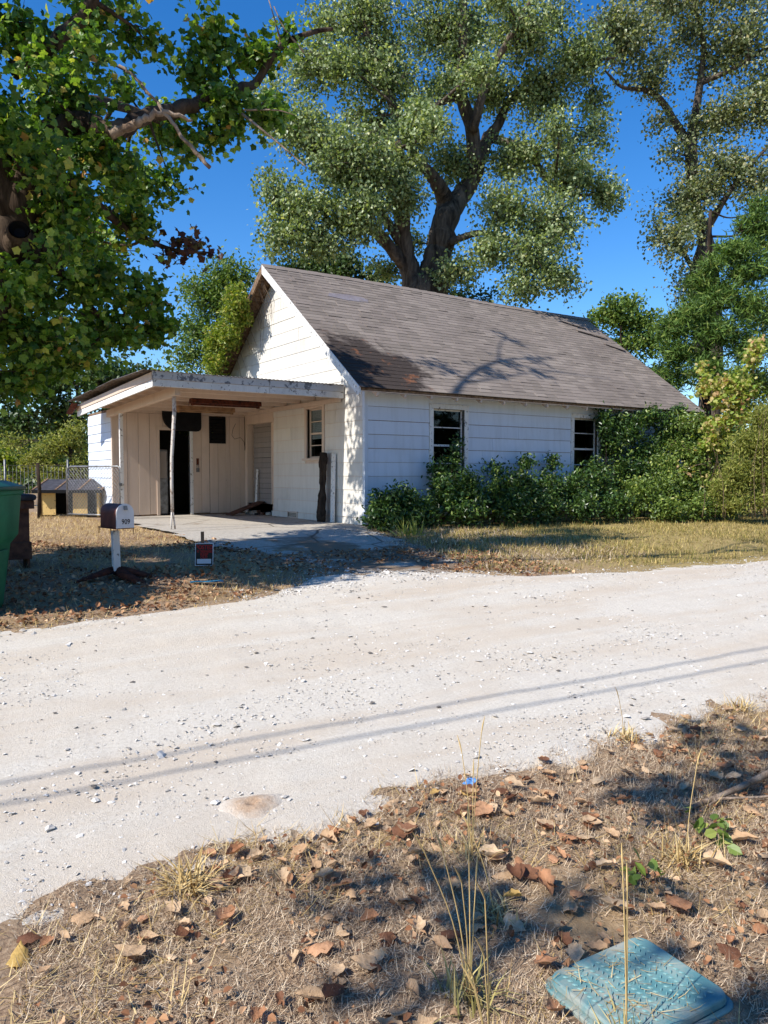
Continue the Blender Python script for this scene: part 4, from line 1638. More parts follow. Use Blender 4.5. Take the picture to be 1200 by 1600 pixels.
# ------------------------------------------------------------------ cottonwood behind the house
D = 22.5
b0 = at(660, 440, D)
tb = np.array([b0[0], b0[1], .55])
ct = Plant('cottonwood_tree', 'tall cottonwood with forked trunk and grey green crown rising behind the house roof', 'tree', tb, BARK_C, 'cottonwood trees behind the house')
A = lambda x, y, dd=0: at(x, y, D + dd)
ct.limb([tb, A(664, 520), A(662, 440)], .95, .62, 'trunk', n=14)
ct.limb([A(650, 500), A(646, 444, -.2), A(633, 393, -.4), A(628, 331, -.8), A(634, 285, -1.2), A(620, 220, -1.6)], .42, .10, n=12)
ct.limb([A(668, 480), A(676, 439), A(683, 403), A(690, 357, .2), A(696, 318, .2), A(685, 290, -.2), A(664, 262, -.6), A(630, 220, -1)], .58, .09, n=12)
ct.limb([A(688, 390), A(697, 345), A(716, 312, .4), A(737, 282, .6), A(752, 240, .8), A(764, 214, 1), A(779, 194, 1), A(795, 158, 1.4), A(830, 120, 1.6)], .40, .08, n=12)
ct.limb([A(740, 275, .6), A(738, 205, .2), A(722, 150, 0), A(724, 78, 0), A(724, -10, .2), A(730, -120, .4)], .26, .10, n=10)
ct.limb([A(722, 150), A(690, 160, -.6), A(650, 190, -1.2), A(600, 150, -1.6)], .13, .04)
ct.limb([A(738, 205), A(760, 130, -.6), A(790, 70, -1), A(830, 0, -1.4)], .16, .06)
ct.limb([A(646, 430), A(623, 403, -.5), A(592, 367, -.9), A(561, 350, -1.2), A(522, 348, -1.5), A(490, 362, -1.8)], .24, .07, n=10)
ct.limb([A(690, 385), A(720, 372, -.6), A(752, 364, -.9), A(793, 372, -1.2), A(820, 395, -1.5)], .14, .03)
ct.limb([A(764, 214, 1), A(820, 235, .6), A(860, 285, .2), A(900, 305, -.2), A(940, 300, -.4)], .14, .03)
ct.limb([A(795, 158, 1.4), A(850, 130, 1), A(905, 100, .6), A(960, 90, 0)], .12, .03)
ct.limb([A(633, 390, -.4), A(580, 310, -1.4), A(520, 260, -2), A(470, 220, -2.2)], .16, .04)
ct.limb([A(640, 230, -1), A(600, 130, -1.2), A(570, 40, -1.2), A(560, -40, -1)], .15, .05)
for (x, y, rx, ry, n, dd) in [(470, 330, 62, 52, 2600, -2), (432, 372, 36, 38, 900, -2), (540, 250, 80, 60, 3800, -2.4), (600, 260, 60, 55, 2600, -2), (470, 200, 62, 50, 2200, -2.2), (600, 120, 80, 62, 3200, -1), (480, 100, 70, 55, 2000, -1.5),
                              (560, 30, 80, 50, 2600, -1), (680, 50, 70, 52, 2600, .6), (820, 50, 80, 60, 3200, -.6), (770, 140, 55, 45, 1700, 1), (655, 195, 55, 50, 1900, -1.4), (850, 150, 62, 55, 2400, .6), (800, 250, 55, 42, 1700, .8),
                              (890, 275, 62, 48, 2200, -.2), (945, 300, 38, 34, 1100, -.4), (870, 345, 70, 48, 2500, -.8), (790, 320, 55, 42, 1700, -1.2), (840, 405, 58, 45, 1800, -1.4), (760, 390, 50, 38, 1300, -1.2), (715, 425, 48, 28, 900, -1),
                              (905, 85, 55, 50, 1900, .2), (560, 345, 55, 36, 1700, -2), (625, 310, 48, 34, 1200, -1.4), (505, 385, 55, 26, 1200, -2), (700, 255, 55, 45, 1700, .6), (880, 440, 42, 28, 700, -1.2), (810, 455, 42, 24, 700, -1.3),
                              (690, -60, 120, 60, 2600, 0), (540, -70, 110, 60, 2200, -1), (850, -60, 110, 60, 2400, 0), (640, 380, 40, 28, 500, .8), (600, 420, 40, 20, 500, .8), (745, 60, 50, 45, 1200, 1.6), (930, 200, 40, 34, 700, .4), (420, 300, 34, 40, 700, -2), (410, 160, 40, 50, 800, -2)]:
    px_clump(ct, x, y, rx * 1.1, ry * 1.1, D + dd, int(n * 1.5), spread=.16, twigs=max(12, n // 26))
for k in range(34):
    a_, r_ = RNG.uniform(0, 6.28), RNG.random() ** .6
    x, y = 690 + 270 * r_ * math.cos(a_), 190 + 235 * r_ * math.sin(a_)
    if (y > 330 and 600 < x < 760) or (x > 900 and y < 330 and y > 200) or (x > 880 and y > 400):
        continue
    px_clump(ct, x, y, RNG.uniform(24, 46), RNG.uniform(18, 34), D + RNG.uniform(-2.8, 1.5), int(RNG.uniform(600, 1200)), spread=.17, twigs=24)
ct.finish(M_COTTON, .097, up=.1, droop=1.0)

# ------------------------------------------------------------------ right cottonwood
D2 = 25.0
b0 = at(1108, 480, D2)
tb = np.array([b0[0], b0[1], .55])
c2 = Plant('cottonwood_tree', 'slender dark trunked cottonwood with open crown rising behind the juniper on the right', 'tree', tb, BARK_C, 'cottonwood trees behind the house')
A = lambda x, y, dd=0: at(x, y, D2 + dd)
c2.limb([tb, A(1112, 560), A(1112, 470), A(1108, 415), A(1100, 365), A(1086, 335), A(1082, 290), A(1080, 232)], .36, .20, 'trunk', n=12)
c2.limb([A(1098, 560, .3), A(1087, 470, .3), A(1086, 425, .3), A(1096, 385), A(1104, 350)], .24, .12, 'trunk', n=10)
c2.limb([A(1080, 232), A(1060, 200), A(1032, 156, -.4), A(1005, 140, -.8), A(972, 136, -1), A(945, 110, -1.2)], .16, .03)
c2.limb([A(1080, 232), A(1086, 185), A(1094, 130), A(1100, 70), A(1088, 20), A(1075, -60)], .17, .05)
c2.limb([A(1086, 425, .3), A(1068, 395, -.4), A(1055, 370, -.8), A(1040, 360, -1)], .09, .02)
c2.limb([A(1104, 360), A(1140, 300, -.6), A(1180, 250, -.8), A(1230, 200, -1)], .12, .03)
c2.limb([A(1094, 130), A(1140, 110, -.6), A(1190, 80, -.8), A(1230, 40, -1)], .1, .03)
for (x, y, rx, ry, n, dd) in [(990, 60, 55, 50, 1500, -1), (1020, 120, 40, 34, 800, -.8), (960, 30, 40, 40, 800, -1), (1060, 60, 40, 45, 700, 0), (1150, 60, 60, 55, 1900, -.6), (1190, 150, 50, 60, 1500, -.8), (1140, 180, 46, 45, 1000, -.4), (1130, 260, 44, 44, 1000, -.4),
                              (1180, 280, 44, 48, 1100, -.8), (1060, 310, 42, 34, 800, -.4), (1100, 300, 40, 34, 700, -.4), (1050, 375, 36, 34, 800, -1), (1080, 345, 36, 26, 500, -.6), (1070, 440, 30, 36, 450, -.6), (1030, 190, 26, 20, 200, -.6), (1055, 235, 28, 34, 320, -.4),
                              (1100, 200, 34, 40, 450, 0), (1030, 0, 80, 40, 1500, -.6), (1150, -20, 80, 40, 1600, -.6), (1240, 100, 60, 90, 1400, -.6), (1240, 260, 50, 80, 900, -.6), (1020, 350, 20, 22, 160, -1), (1110, 110, 40, 40, 500, .3)]:
    px_clump(c2, x, y, rx * 1.22, ry * 1.2, D2 + dd, int(n * 1.9), spread=.19, twigs=max(9, n // 26))
c2.finish(M_COTTON2, .105, up=.1, droop=1.0)

# ------------------------------------------------------------------ near maple on the left
def near_maple():
    tb = np.array([.2, 8.85, float(gz(.2, 8.85))])
    m = Plant('maple_tree', 'large leafy tree with hollowed leaning trunk reaching in from the left edge', 'tree', tb, BARK_M)
    D3 = 8.0
    A = lambda x, y, d=D3: at(x, y, d)
    m.limb([tb, np.array([.45, 8.8, 1.7]), np.array([.85, 8.75, 3.0]), A(8, 375), A(30, 300), A(60, 210, 8.4)], .46, .16, 'trunk', n=16, wob=.02)
    m.limb([A(8, 345), A(-40, 200, 7.8), A(-60, 60, 7.6), A(-80, -120, 7.4)], .26, .10, 'trunk', n=12)
    # broken hollow stub; black lining and disc stand in for the shade inside
    q = smooth_path([A(32, 392, 8.0), A(31, 374, 7.75), A(30, 358, 7.58)], 5)
    part(MB().tube(q, list(np.linspace(.19, .095, len(q)) * (1 + .05 * RNG.normal(size=len(q)))), 14, False), 'hollow_stub', BARK_M, m.root, smooth=True)
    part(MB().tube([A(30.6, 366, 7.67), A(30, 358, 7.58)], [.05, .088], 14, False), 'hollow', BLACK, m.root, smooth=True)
    part(MB().tube([A(30.7, 366.5, 7.68), A(30.6, 365.8, 7.665)], [.06, .06], 14), 'hollow_shade_disc', BLACK, m.root)
    # big limbs
    m.limb([A(70, 215, 8.2), A(120, 190, 8.2), A(175, 205, 8.1), A(225, 182, 8.3), A(290, 168, 8.6), A(345, 148, 8.8), A(400, 130, 9.0)], .13, .05, mat=BARK_M, n=10, wob=.012)
    m.limb([A(172, 210, 7.95), A(205, 196, 7.9), A(232, 182, 7.85), A(262, 176, 7.9), A(300, 188, 8.0)], .055, .015, 'dead_limb', mat=LIMB, n=9, wob=.01)
    m.limb([A(186, 102, 8.0), A(212, 122, 7.95), A(250, 168, 7.9), A(285, 215, 7.9), A(328, 262, 7.95)], .012, .022, 'dead_limb', mat=LIMB, wob=.008)
    m.limb([A(20, 110, 8.0), A(80, 70, 7.9), A(115, 40, 7.9), A(140, 8, 7.8), A(165, -40, 7.7)], .09, .05, mat=BARK_M, n=10, wob=.012)
    m.limb([A(365, 168, 8.8), A(400, 195, 8.6), A(440, 228, 8.6), A(480, 262, 8.5)], .02, .006, 'dead_limb', mat=LIMB)
    m.limb([A(380, 172, 8.7), A(430, 172, 8.6), A(462, 180, 8.6)], .012, .004, 'dead_limb', mat=LIMB)
    m.limb([A(400, 130, 9), A(440, 72, 9), A(490, 50, 9.1), A(520, 45, 9.2)], .05, .02, mat=BARK_M)
    m.limb([A(440, 72, 9), A(432, 40, 8.9), A(420, 0, 8.9)], .014, .006, 'dead_limb', mat=LIMB)
    m.limb([A(475, 82, 9), A(445, 45, 8.9), A(428, 10, 8.9)], .014, .006, 'dead_limb', mat=LIMB)
    m.limb([A(60, 250, 8), A(130, 300, 8.6), A(200, 360, 9.2), A(270, 390, 9.6), (at(330, 395, 9.8))], .07, .012, mat=BARK_M)
    m.limb([A(40, 330, 8), A(90, 420, 8.2), A(150, 490, 8.6), A(200, 530, 8.9)], .08, .02, mat=BARK_M)
    m.limb([A(70, 210, 8.2), A(130, 160, 9.2), A(200, 170, 10.6), A(262, 195, 11.8)], .11, .04, mat=BARK_M)
    # limb over the road, and limbs to the left and above
    m.limb([np.array([.6, 8.7, 3.0]), np.array([.6, 7.7, 5.0]), np.array([1.2, 7.2, 6.6]), np.array([2.4, 6.8, 7.0]), np.array([3.6, 6.6, 7.2]), np.array([4.9, 6.35, 7.6]), np.array([5.8, 6.2, 7.9])], .09, .02, mat=BARK_M)
    m.limb([np.array([3.6, 6.6, 7.2]), np.array([4.3, 6.9, 7.7]), np.array([5.2, 7.1, 8.1])], .05, .01, mat=BARK_M)
    m.limb([np.array([2.4, 6.8, 7.0]), np.array([3.2, 6.2, 7.3]), np.array([4.4, 5.9, 7.7])], .05, .01, mat=BARK_M)
    m.limb([np.array([.7, 8.8, 3.2]), np.array([-.6, 8.6, 4.2]), np.array([-2.2, 8.4, 4.8]), np.array([-3.6, 8.3, 5.2])], .16, .04, mat=BARK_M)
    m.limb([np.array([.7, 8.8, 3.2]), np.array([-.2, 9.4, 4.6]), np.array([-1.4, 9.9, 5.6])], .12, .04, mat=BARK_M)
    hi = [np.array([.9, 8.8, 5.2]), np.array([1.6, 9.8, 8.0]), np.array([3.0, 11.4, 9.9]), np.array([4.6, 12.3, 10.8]), np.array([6.2, 12.7, 11.6])]
    m.limb(hi, .085, .016, mat=BARK_M)
    m.limb([hi[3], np.array([5.4, 12.9, 11.0]), np.array([6.6, 13.6, 11.2])], .026, .007, mat=BARK_M)
    m.limb([hi[2], np.array([4.2, 11.7, 10.2]), np.array([5.6, 12.0, 10.2]), np.array([6.6, 12.2, 10.6])], .026, .007, mat=BARK_M)
    m.limb([hi[3], np.array([5.2, 12.1, 11.6]), np.array([6.0, 12.0, 12.6])], .026, .007, mat=BARK_M)
    for (x, y, z, r, n) in [(4.9, 12.2, 10.6, .35, 60), (5.8, 12.5, 11.2, .35, 60), (6.3, 13.3, 11.2, .35, 60), (5.8, 12.0, 10.3, .35, 70), (4.2, 11.9, 10.2, .4, 90), (3.6, 11.9, 9.4, .4, 90)]:
        m.clump((x, y, z), (r, r, r * .7), n, spread=.1, tr=.006)
    for (x, y, rx, ry, d, n) in [(40, 55, 70, 55, 7.9, 420), (150, 35, 55, 45, 8.2, 260), (110, 150, 70, 45, 8.3, 420), (225, 60, 42, 40, 8.6, 150), (45, 230, 75, 55, 7.9, 520), (170, 255, 60, 45, 8.3, 420), (110, 330, 75, 50, 8.1, 560),
                                 (200, 345, 50, 38, 9.2, 300), (50, 440, 75, 55, 7.9, 620), (150, 440, 62, 50, 8.4, 560), (222, 455, 46, 45, 9.0, 380), (70, 530, 80, 48, 8.1, 640), (170, 515, 52, 34, 8.7, 380), (235, 515, 34, 32, 9.2, 200),
                                 (30, 590, 60, 34, 8.2, 380), (105, 570, 50, 24, 8.5, 240), (320, 55, 42, 40, 8.8, 280), (300, 110, 40, 34, 8.8, 230), (395, 90, 46, 45, 9.0, 340), (350, 165, 55, 42, 8.8, 420), (415, 165, 36, 42, 8.9, 260), (290, 225, 34, 24, 8.8, 160),
                                 (250, 200, 50, 45, 11.8, 600), (330, 215, 40, 25, 9, 150), (270, 290, 34, 30, 11.5, 170), (215, 300, 40, 34, 11.3, 260), (110, 235, 60, 40, 10.5, 420), (450, 55, 30, 36, 9, 70), (260, 500, 24, 30, 9.4, 110),
                                 (190, 130, 45, 40, 11.0, 180), (130, 500, 60, 40, 10, 260), (10, 330, 50, 90, 8.6, 420), (10, 500, 50, 80, 8.8, 420)]:
        px_clump(m, x, y, rx * 1.05, ry * 1.05, d, int(n * 1.3), spread=.085, tr=.006, twigs=max(10, n // 17))
    for (x, y, z, r, n) in [(1.6, 10.3, 4.4, .6, 1100), (2.2, 10.9, 4.6, .6, 1100), (2.6, 11.6, 4.9, .5, 700), (1.9, 10.0, 5.0, .6, 900), (.9, 9.6, 4.2, .6, 900), (1.2, 9.2, 5.2, .7, 900), (.6, 8.2, 5.0, .7, 800), (0, 8.9, 4.3, .7, 800), (3.0, 11.2, 5.6, .6, 600), (3.4, 11.9, 5.7, .5, 420), (3.2, 12.1, 4.9, .4, 260), (2.4, 10.2, 5.8, .6, 500)]:
        m.clump((x, y, z), (r, r * .8, r * .7), n, spread=.14, tr=.008)
    for (x, y, rx, ry, d, n) in [(80, 250, 40, 40, 7.4, 150), (60, 130, 50, 50, 7.5, 180), (90, 395, 40, 34, 7.4, 150), (15, 450, 40, 34, 7.3, 150), (120, 80, 50, 40, 7.6, 140), (20, 200, 34, 30, 7.3, 110)]:
        px_clump(m, x, y, rx, ry, d, n, spread=.12, tr=.006)
    m.finish(M_MAPLE, .078, MAPLE_T, MAPLE_F, up=.7, droop=.9)
    # out of the picture to the left and above: the crown that shades the yard
    for (x, y, z, r, n) in [(-.6, 8.2, 4.4, .9, 700), (-1.6, 8.6, 4.2, .9, 700), (-2.6, 8.2, 4.8, .9, 700), (-1.2, 9.2, 5.4, .9, 600), (-.2, 9.6, 5.0, .7, 500), (-3.4, 8.6, 5.4, .9, 500), (-1.0, 7.7, 5.6, .8, 450), (.2, 7.8, 5.8, .8, 400), (-2.2, 9.3, 6.2, .9, 400), (.6, 8.6, 7.4, 1.2, 700),
                            (1.6, 8.4, 8.0, 1.2, 700), (2.6, 9.0, 8.3, 1.1, 600), (3.2, 10.4, 8.2, 1.0, 500), (2.4, 11.6, 7.6, .8, 350), (0, 9.6, 7.0, 1.0, 450), (-2.8, 7.6, 4.0, .7, 400), (-1.9, 7.5, 3.9, .6, 400), (-.4, 7.4, 4.4, .5, 260), (4.4, 6.4, 7.5, .6, 60), (5.2, 6.3, 7.8, .5, 40), (5.0, 7.0, 8.0, .5, 50), (-2.2, 9.9, 4.6, .7, 330), (-1.3, 10.1, 4.3, .7, 330), (-.4, 10.0, 4.4, .7, 330), (.5, 10.1, 4.3, .7, 330), (-3.0, 9.6, 4.9, .7, 300), (-2.0, 9.2, 4.4, .8, 330)]:
        m.clump((x, y, z), (r, r * .8, r * .8), int(n * (2.6 if z < 5.7 else 1.1)), spread=.14, tr=.008)
    m.finish(M_MAPLE, .105, LEAF_T * np.array([1.25, 1, 1]), LEAF_F, up=.7, droop=.9, name='outer_crown')
    # a thin reddish spray at the edge of the crown
    for (x, y, rx, ry, d, n) in [(290, 385, 50, 20, 9.7, 60), (325, 400, 24, 10, 9.8, 22), (260, 400, 30, 20, 9.6, 34), (300, 368, 34, 10, 9.7, 26)]:
        px_clump(m, x, y, rx, ry, d, n, spread=.06, tr=.005)
    m.finish(M_REDDISH, .085, MAPLE_T, MAPLE_F, up=.3, droop=.9, name='reddish_leaves')


near_maple()


# ------------------------------------------------------------------ tree behind the camera's left shoulder, whose shade falls on the verge
def verge_tree():
    tb = np.array([-4.6, 1.2, .0])
    m = Plant('shade_tree', 'thin crowned tree outside the left edge shading the leaf strewn verge', 'tree', tb, BARK_M)
    m.limb([tb, np.array([-4.5, 1.2, 1.6]), np.array([-4.2, 1.3, 3.0]), np.array([-4.1, 1.3, 4.0])], .12, .03, 'trunk', n=12)
    m.limb([np.array([-4.2, 1.3, 3.0]), np.array([-3.0, 1.5, 4.0]), np.array([-1.8, 1.7, 4.8])], .024, .006)
    m.limb([np.array([-4.0, 1.3, 3.8]), np.array([-3.2, .9, 5.2]), np.array([-2.4, .7, 6.2])], .024, .006)
    m.limb([np.array([-3.8, 1.4, 4.6]), np.array([-3.0, 1.8, 5.8]), np.array([-2.0, 2.1, 6.4])], .022, .006)
    rr_ = np.random.default_rng(5)
    for k in range(28):
        z = rr_.uniform(3.3, 6.6)
        sx = rr_.uniform(.4, 4.2)                       # where the shade falls
        sy = rr_.uniform(.55, 2.35) if rr_.random() < .8 else rr_.uniform(2.2, 2.62)
        if sx < 1.5 and sy > 1.5:
            continue
        if sx > 2.6 and 1.9 < sy < 2.15:
            continue
        x, y = sx - z * 1.035, sy - z * .047
        m.clump((x, y, z), (.34, .16, .2), 34, spread=.09, tr=.005, twigs=6, branch=False)
    m.finish(M_MAPLE, .10, MAPLE_T, MAPLE_F, up=.8, droop=.7)


verge_tree()

# overhead cables whose shadows cross the road
for (yo, zo, lab) in ((3.55, 5.8, 'thick overhead cable strung high along the road, nearer the house'), (3.34, 5.7, 'thick overhead cable strung high along the road, nearer the verge')):
    pts = [(x, yo - .077 * (x + 5.32), zo + .0014 * (x + 3) ** 2) for x in np.linspace(-45, 45, 61)]
    o = MB().tube(pts, .012, 6).build('overhead_cable', BLACK, smooth=True)
    tag(o, lab, 'cable', 'overhead cables along the road')

# ------------------------------------------------------------------ other trees
def round_tree(name, label, px, py, d, clumps, mat, leaf, bark=BARK_D, trunk_r=.14, T=LEAF_T, F=LEAF_F, up=.2, droop=.5, group=None, spread=.2):
    b = at(px, py, d)
    tb = np.array([b[0], b[1], .55])
    m = Plant(name, label, 'tree', tb, bark, group)
    m.limb([tb, (tb + b) / 2 + np.array([.1, 0, 0]), b], trunk_r, trunk_r * .4, 'trunk', n=9)
    for (x, y, rx, ry, n, dd) in clumps:
        px_clump(m, x, y, rx, ry, d + dd, n, spread=spread)
    m.finish(mat, leaf, T, F, up, droop)
    return m


round_tree('broadleaf_tree', 'small rounded tree showing above the far end of the roof ridge', 970, 500, 39, [(960, 490, 45, 30, 1500, 0), (1000, 500, 40, 28, 1300, .5), (1030, 530, 34, 34, 1100, .5), (985, 535, 50, 36, 1400, .5), (930, 495, 24, 16, 400, .4), (985, 468, 26, 16, 450, 0), (960, 560, 60, 40, 1200, 1), (1030, 585, 40, 40, 900, 1)],
           M_MID, .17)
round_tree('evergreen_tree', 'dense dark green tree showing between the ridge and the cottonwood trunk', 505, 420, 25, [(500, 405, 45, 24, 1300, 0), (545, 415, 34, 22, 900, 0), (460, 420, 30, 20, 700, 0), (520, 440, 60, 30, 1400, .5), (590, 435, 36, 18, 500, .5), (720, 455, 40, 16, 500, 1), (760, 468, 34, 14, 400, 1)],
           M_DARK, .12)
round_tree('leafy_tree', 'bushy bright green tree behind the vine covered gable', 340, 480, 21.5, [(350, 430, 32, 30, 1500, 0), (325, 470, 36, 36, 1700, 0), (365, 480, 34, 40, 1700, 0), (305, 520, 34, 34, 1300, 0), (345, 540, 44, 36, 1700, 0), (385, 430, 22, 24, 700, 0), (285, 560, 34, 26, 900, .3), (350, 580, 50, 24, 1000, .5), (300, 450, 18, 26, 400, 0)],
           M_MID, .105, T=OVAL_T, F=OVAL_F)
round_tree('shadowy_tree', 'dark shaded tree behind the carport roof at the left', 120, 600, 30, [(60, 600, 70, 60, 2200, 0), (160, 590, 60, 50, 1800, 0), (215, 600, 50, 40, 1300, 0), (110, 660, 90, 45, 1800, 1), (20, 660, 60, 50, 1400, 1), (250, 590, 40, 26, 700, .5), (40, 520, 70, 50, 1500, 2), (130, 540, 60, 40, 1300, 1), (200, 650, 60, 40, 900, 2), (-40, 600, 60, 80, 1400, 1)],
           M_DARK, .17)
round_tree('olive_tree', 'sunlit olive green bush behind the wire fence left of the shed', 110, 700, 25.5, [(112, 685, 26, 34, 1300, 0), (85, 700, 30, 26, 1000, 0), (125, 725, 24, 24, 700, 0), (50, 715, 30, 24, 800, 0), (15, 725, 30, 26, 800, .5), (10, 690, 28, 24, 600, .6), (95, 740, 40, 16, 600, -.2)],
           M_WEED, .10, T=OVAL_T, F=OVAL_F, spread=.14)
round_tree('sapling', 'bright yellow green sapling low at the left edge behind the bin', 10, 730, 23, [(8, 728, 24, 22, 500, 0), (-10, 715, 24, 22, 400, 0), (22, 742, 14, 12, 180, 0)], M_VINE, .12, trunk_r=.05, spread=.12)


# trees lining the near side of the road, behind the viewpoint: they darken the window reflections and the shaded wall
for k, (tx, ty, h) in enumerate(((-3, -6, 9), (3.5, -8, 11), (10, -7, 10), (16.5, -8, 11), (23, -7, 10), (30, -8, 11), (37, -8, 10))):
    tb = np.array([tx, ty, -.05])
    m = Plant('roadside_tree', 'leafy tree %s in the row on the near side of the road, behind the viewpoint' % ('first', 'second', 'third', 'fourth', 'fifth', 'sixth', 'seventh')[k], 'tree', tb, BARK_D, 'trees behind the viewpoint')
    m.limb([tb, tb + np.array([.2, 0, h * .3]), tb + np.array([0, .2, h * .75])], .3, .08, 'trunk')
    for q in range(13):
        a_ = RNG.uniform(0, 6.28)
        m.clump(tb + np.array([math.cos(a_) * RNG.uniform(.5, 2.6), math.sin(a_) * RNG.uniform(.3, 1.6), h * RNG.uniform(.2, .95)]), (1.5, 1.3, 1.2), 360, spread=.3, tr=.02)
    m.finish(M_DARK, .29)


def far_woods():
    V = []
    for k in range(110):
        a = R(RNG.uniform(-10, 82))
        d = RNG.uniform(42, 60)
        h = RNG.uniform(2, 7) * (.75 + .25 * math.sin(a * 9))
        c = np.array([math.sin(a) * d, math.cos(a) * d, .6 + h * RNG.uniform(.1, .75)])
        V.append(c + RNG.normal(size=(330, 3)) * np.array([1.5, 1.5, 1.0]))
    P = np.concatenate(V)
    P = P[P[:, 2] > .6]
    X, Y, Z = frames(len(P), .3, .3)
    o = scatter('far_woods', LEAF_T, LEAF_F, P, X, Y, Z, .42 * (1 + .4 * (RNG.random(len(P)) - .5)), M_DARK)
    tag(o, 'distant belt of dark trees behind the yard and house', 'woods', kind='stuff')


far_woods()


# junipers
def juniper(label, px, d, clumps, trunk_top):
    b = at(px, trunk_top, d)
    tb = np.array([b[0], b[1], .5])
    m = Plant('juniper_tree', label, 'tree', tb, BARK_D, 'junipers at the right')
    m.limb([tb, (tb + b) / 2, b], .2, .04, 'trunk', n=9)
    for (x, y, rx, ry, n, dd) in clumps:
        px_clump(m, x, y, rx, ry, d + dd, n, spread=.10, tr=.008)
    m.finish(M_JUNIPER, .17, SPRAY_T, LEAF_F, up=.1, droop=-.5, jitter=.5)


juniper('feathery green juniper tree behind the far end of the roof', 1110, 21, [(1110, 415, 26, 12, 900, -.6), (1150, 395, 40, 26, 2600, -.4), (1185, 355, 34, 34, 2400, 0), (1180, 420, 44, 34, 2800, -.5), (1130, 460, 46, 30, 2800, -.6), (1080, 490, 40, 24, 2400, -.5), (1050, 510, 36, 22, 1900, -.3), (1180, 480, 44, 34, 2700, -.8),
                                                                              (1120, 520, 50, 34, 3000, -.6), (1055, 550, 40, 30, 2200, -.3), (1180, 540, 44, 36, 2400, -.8), (1100, 580, 50, 34, 2400, -.6), (1170, 600, 50, 36, 2000, -.8), (1230, 380, 40, 60, 1600, 0), (1230, 500, 40, 70, 1600, 0), (1095, 440, 26, 14, 900, -.4), (1040, 590, 34, 28, 1000, 0), (1195, 325, 18, 18, 700, 0)], 330)


# ------------------------------------------------------------------ shrubs and vines in front of the house
def bush(name, label, clumps, mat, leaf, T=OVAL_T, F=OVAL_F, group=None, base=None, spread=.07, up=.5, droop=.0, tr=.006, extra=None):
    c0 = np.mean([c[:3] for c in clumps], 0)
    tb = np.array([c0[0], c0[1], float(gz(c0[0], c0[1]))]) if base is None else np.array(base, float)
    m = Plant(name, label, 'shrub', tb, BARK_D, group)
    for (x, y, z, rx, ry, rz, n) in clumps:
        g = float(gz(x, y))
        st = np.array([x + RNG.normal() * .08, y + .1, g - .02])
        m.limb([st, (st + np.array([x, y, z])) / 2 + RNG.normal(size=3) * .05, np.array([x, y, z])], .016, .006, 'stem', n=5)
        m.clump((x, y, z), (rx, ry, rz), int(n * 1.35), spread=spread, tr=tr, twigs=max(14, n // 26))
    m.finish(mat, leaf, T, F, up, droop)
    return m


GS = 'shrubs along the front wall'
bush('wall_shrub', 'low dark rounded shrub at the near corner of the house', [(7.55, 11.1, .95, .42, .36, .42, 1500), (8.05, 11.2, 1.0, .40, .34, .42, 1400), (7.35, 10.95, .75, .3, .3, .25, 500), (8.45, 11.15, .85, .36, .36, .36, 900), (7.9, 10.95, .75, .45, .3, .22, 700)], M_SHRUB, .075, group=GS)
bush('wall_shrub', 'leafy shrub with tall sprigs growing up over the first front window', [(9.0, 11.2, 1.15, .42, .36, .48, 1500), (9.5, 11.15, 1.25, .40, .34, .5, 1400), (9.45, 11.5, 1.75, .16, .12, .42, 260), (9.55, 11.55, 2.15, .07, .06, .22, 60), (9.05, 11.5, 1.6, .2, .14, .34, 260), (9.25, 10.85, .85, .55, .32, .30, 1100)], M_SHRUB, .075, group=GS)
bush('wall_shrub', 'broad sprawling green shrub below the white wall between the two windows', [(10.3, 11.1, 1.15, .5, .4, .5, 1900), (10.9, 11.15, 1.2, .5, .4, .5, 1900), (11.6, 11.1, 1.2, .5, .42, .5, 1900), (10.3, 10.7, .9, .55, .36, .36, 1500), (11.1, 10.65, .9, .55, .38, .36, 1500), (11.3, 11.4, 1.75, .3, .14, .2, 260), (12.1, 11.45, 1.75, .3, .14, .2, 220), (10.5, 11.45, 1.6, .35, .14, .2, 260)], M_SHRUB, .075, group=GS)
bush('wall_shrub', 'dense dark shrub under the second front window', [(12.3, 11.0, 1.2, .5, .42, .52, 1900), (12.9, 10.95, 1.25, .5, .42, .55, 1900), (12.1, 10.55, .9, .5, .36, .36, 1200), (12.9, 10.5, .9, .5, .36, .36, 1200), (13.3, 11.3, 1.6, .4, .25, .4, 700)], M_SHRUB, .075, group=GS)
bush('wall_shrub', 'tall shrub covering the right end of the front wall up to the eave', [(14.2, 11.2, 1.6, .55, .4, .6, 2200), (14.9, 11.2, 1.9, .6, .4, .6, 2200), (15.5, 11.1, 2.5, .6, .36, .5, 1900), (14.4, 11.3, 2.5, .45, .3, .42, 1100), (15.0, 11.25, 2.85, .4, .26, .24, 800), (16.2, 11.1, 2.2, .55, .4, .6, 1700), (13.7, 11.4, 2.6, .22, .18, .4, 420), (15.7, 11.0, 2.95, .34, .2, .2, 420), (16.6, 11.0, 2.6, .5, .3, .4, 1100), (17.2, 10.9, 2.0, .5, .4, .5, 1300), (16.9, 10.7, 1.5, .5, .4, .5, 1300), (13.9, 11.3, 2.2, .3, .2, .4, 600)], M_SHRUB, .078, group=GS)
bush('wall_shrub', 'bright leafy mound of shrub in the sun at the right of the house front', [(13.9, 10.6, 1.1, .6, .5, .5, 2200), (14.7, 10.5, 1.2, .6, .5, .55, 2400), (15.5, 10.4, 1.2, .6, .5, .55, 2200), (14.1, 10.1, .8, .55, .36, .3, 1300), (15.0, 10.0, .85, .6, .36, .32, 1400), (15.9, 9.9, .8, .5, .4, .3, 1100), (16.2, 10.5, 1.4, .5, .5, .6, 1700), (14.9, 10.7, 1.75, .5, .4, .35, 900)], M_SHRUB_L, .075, group=GS)


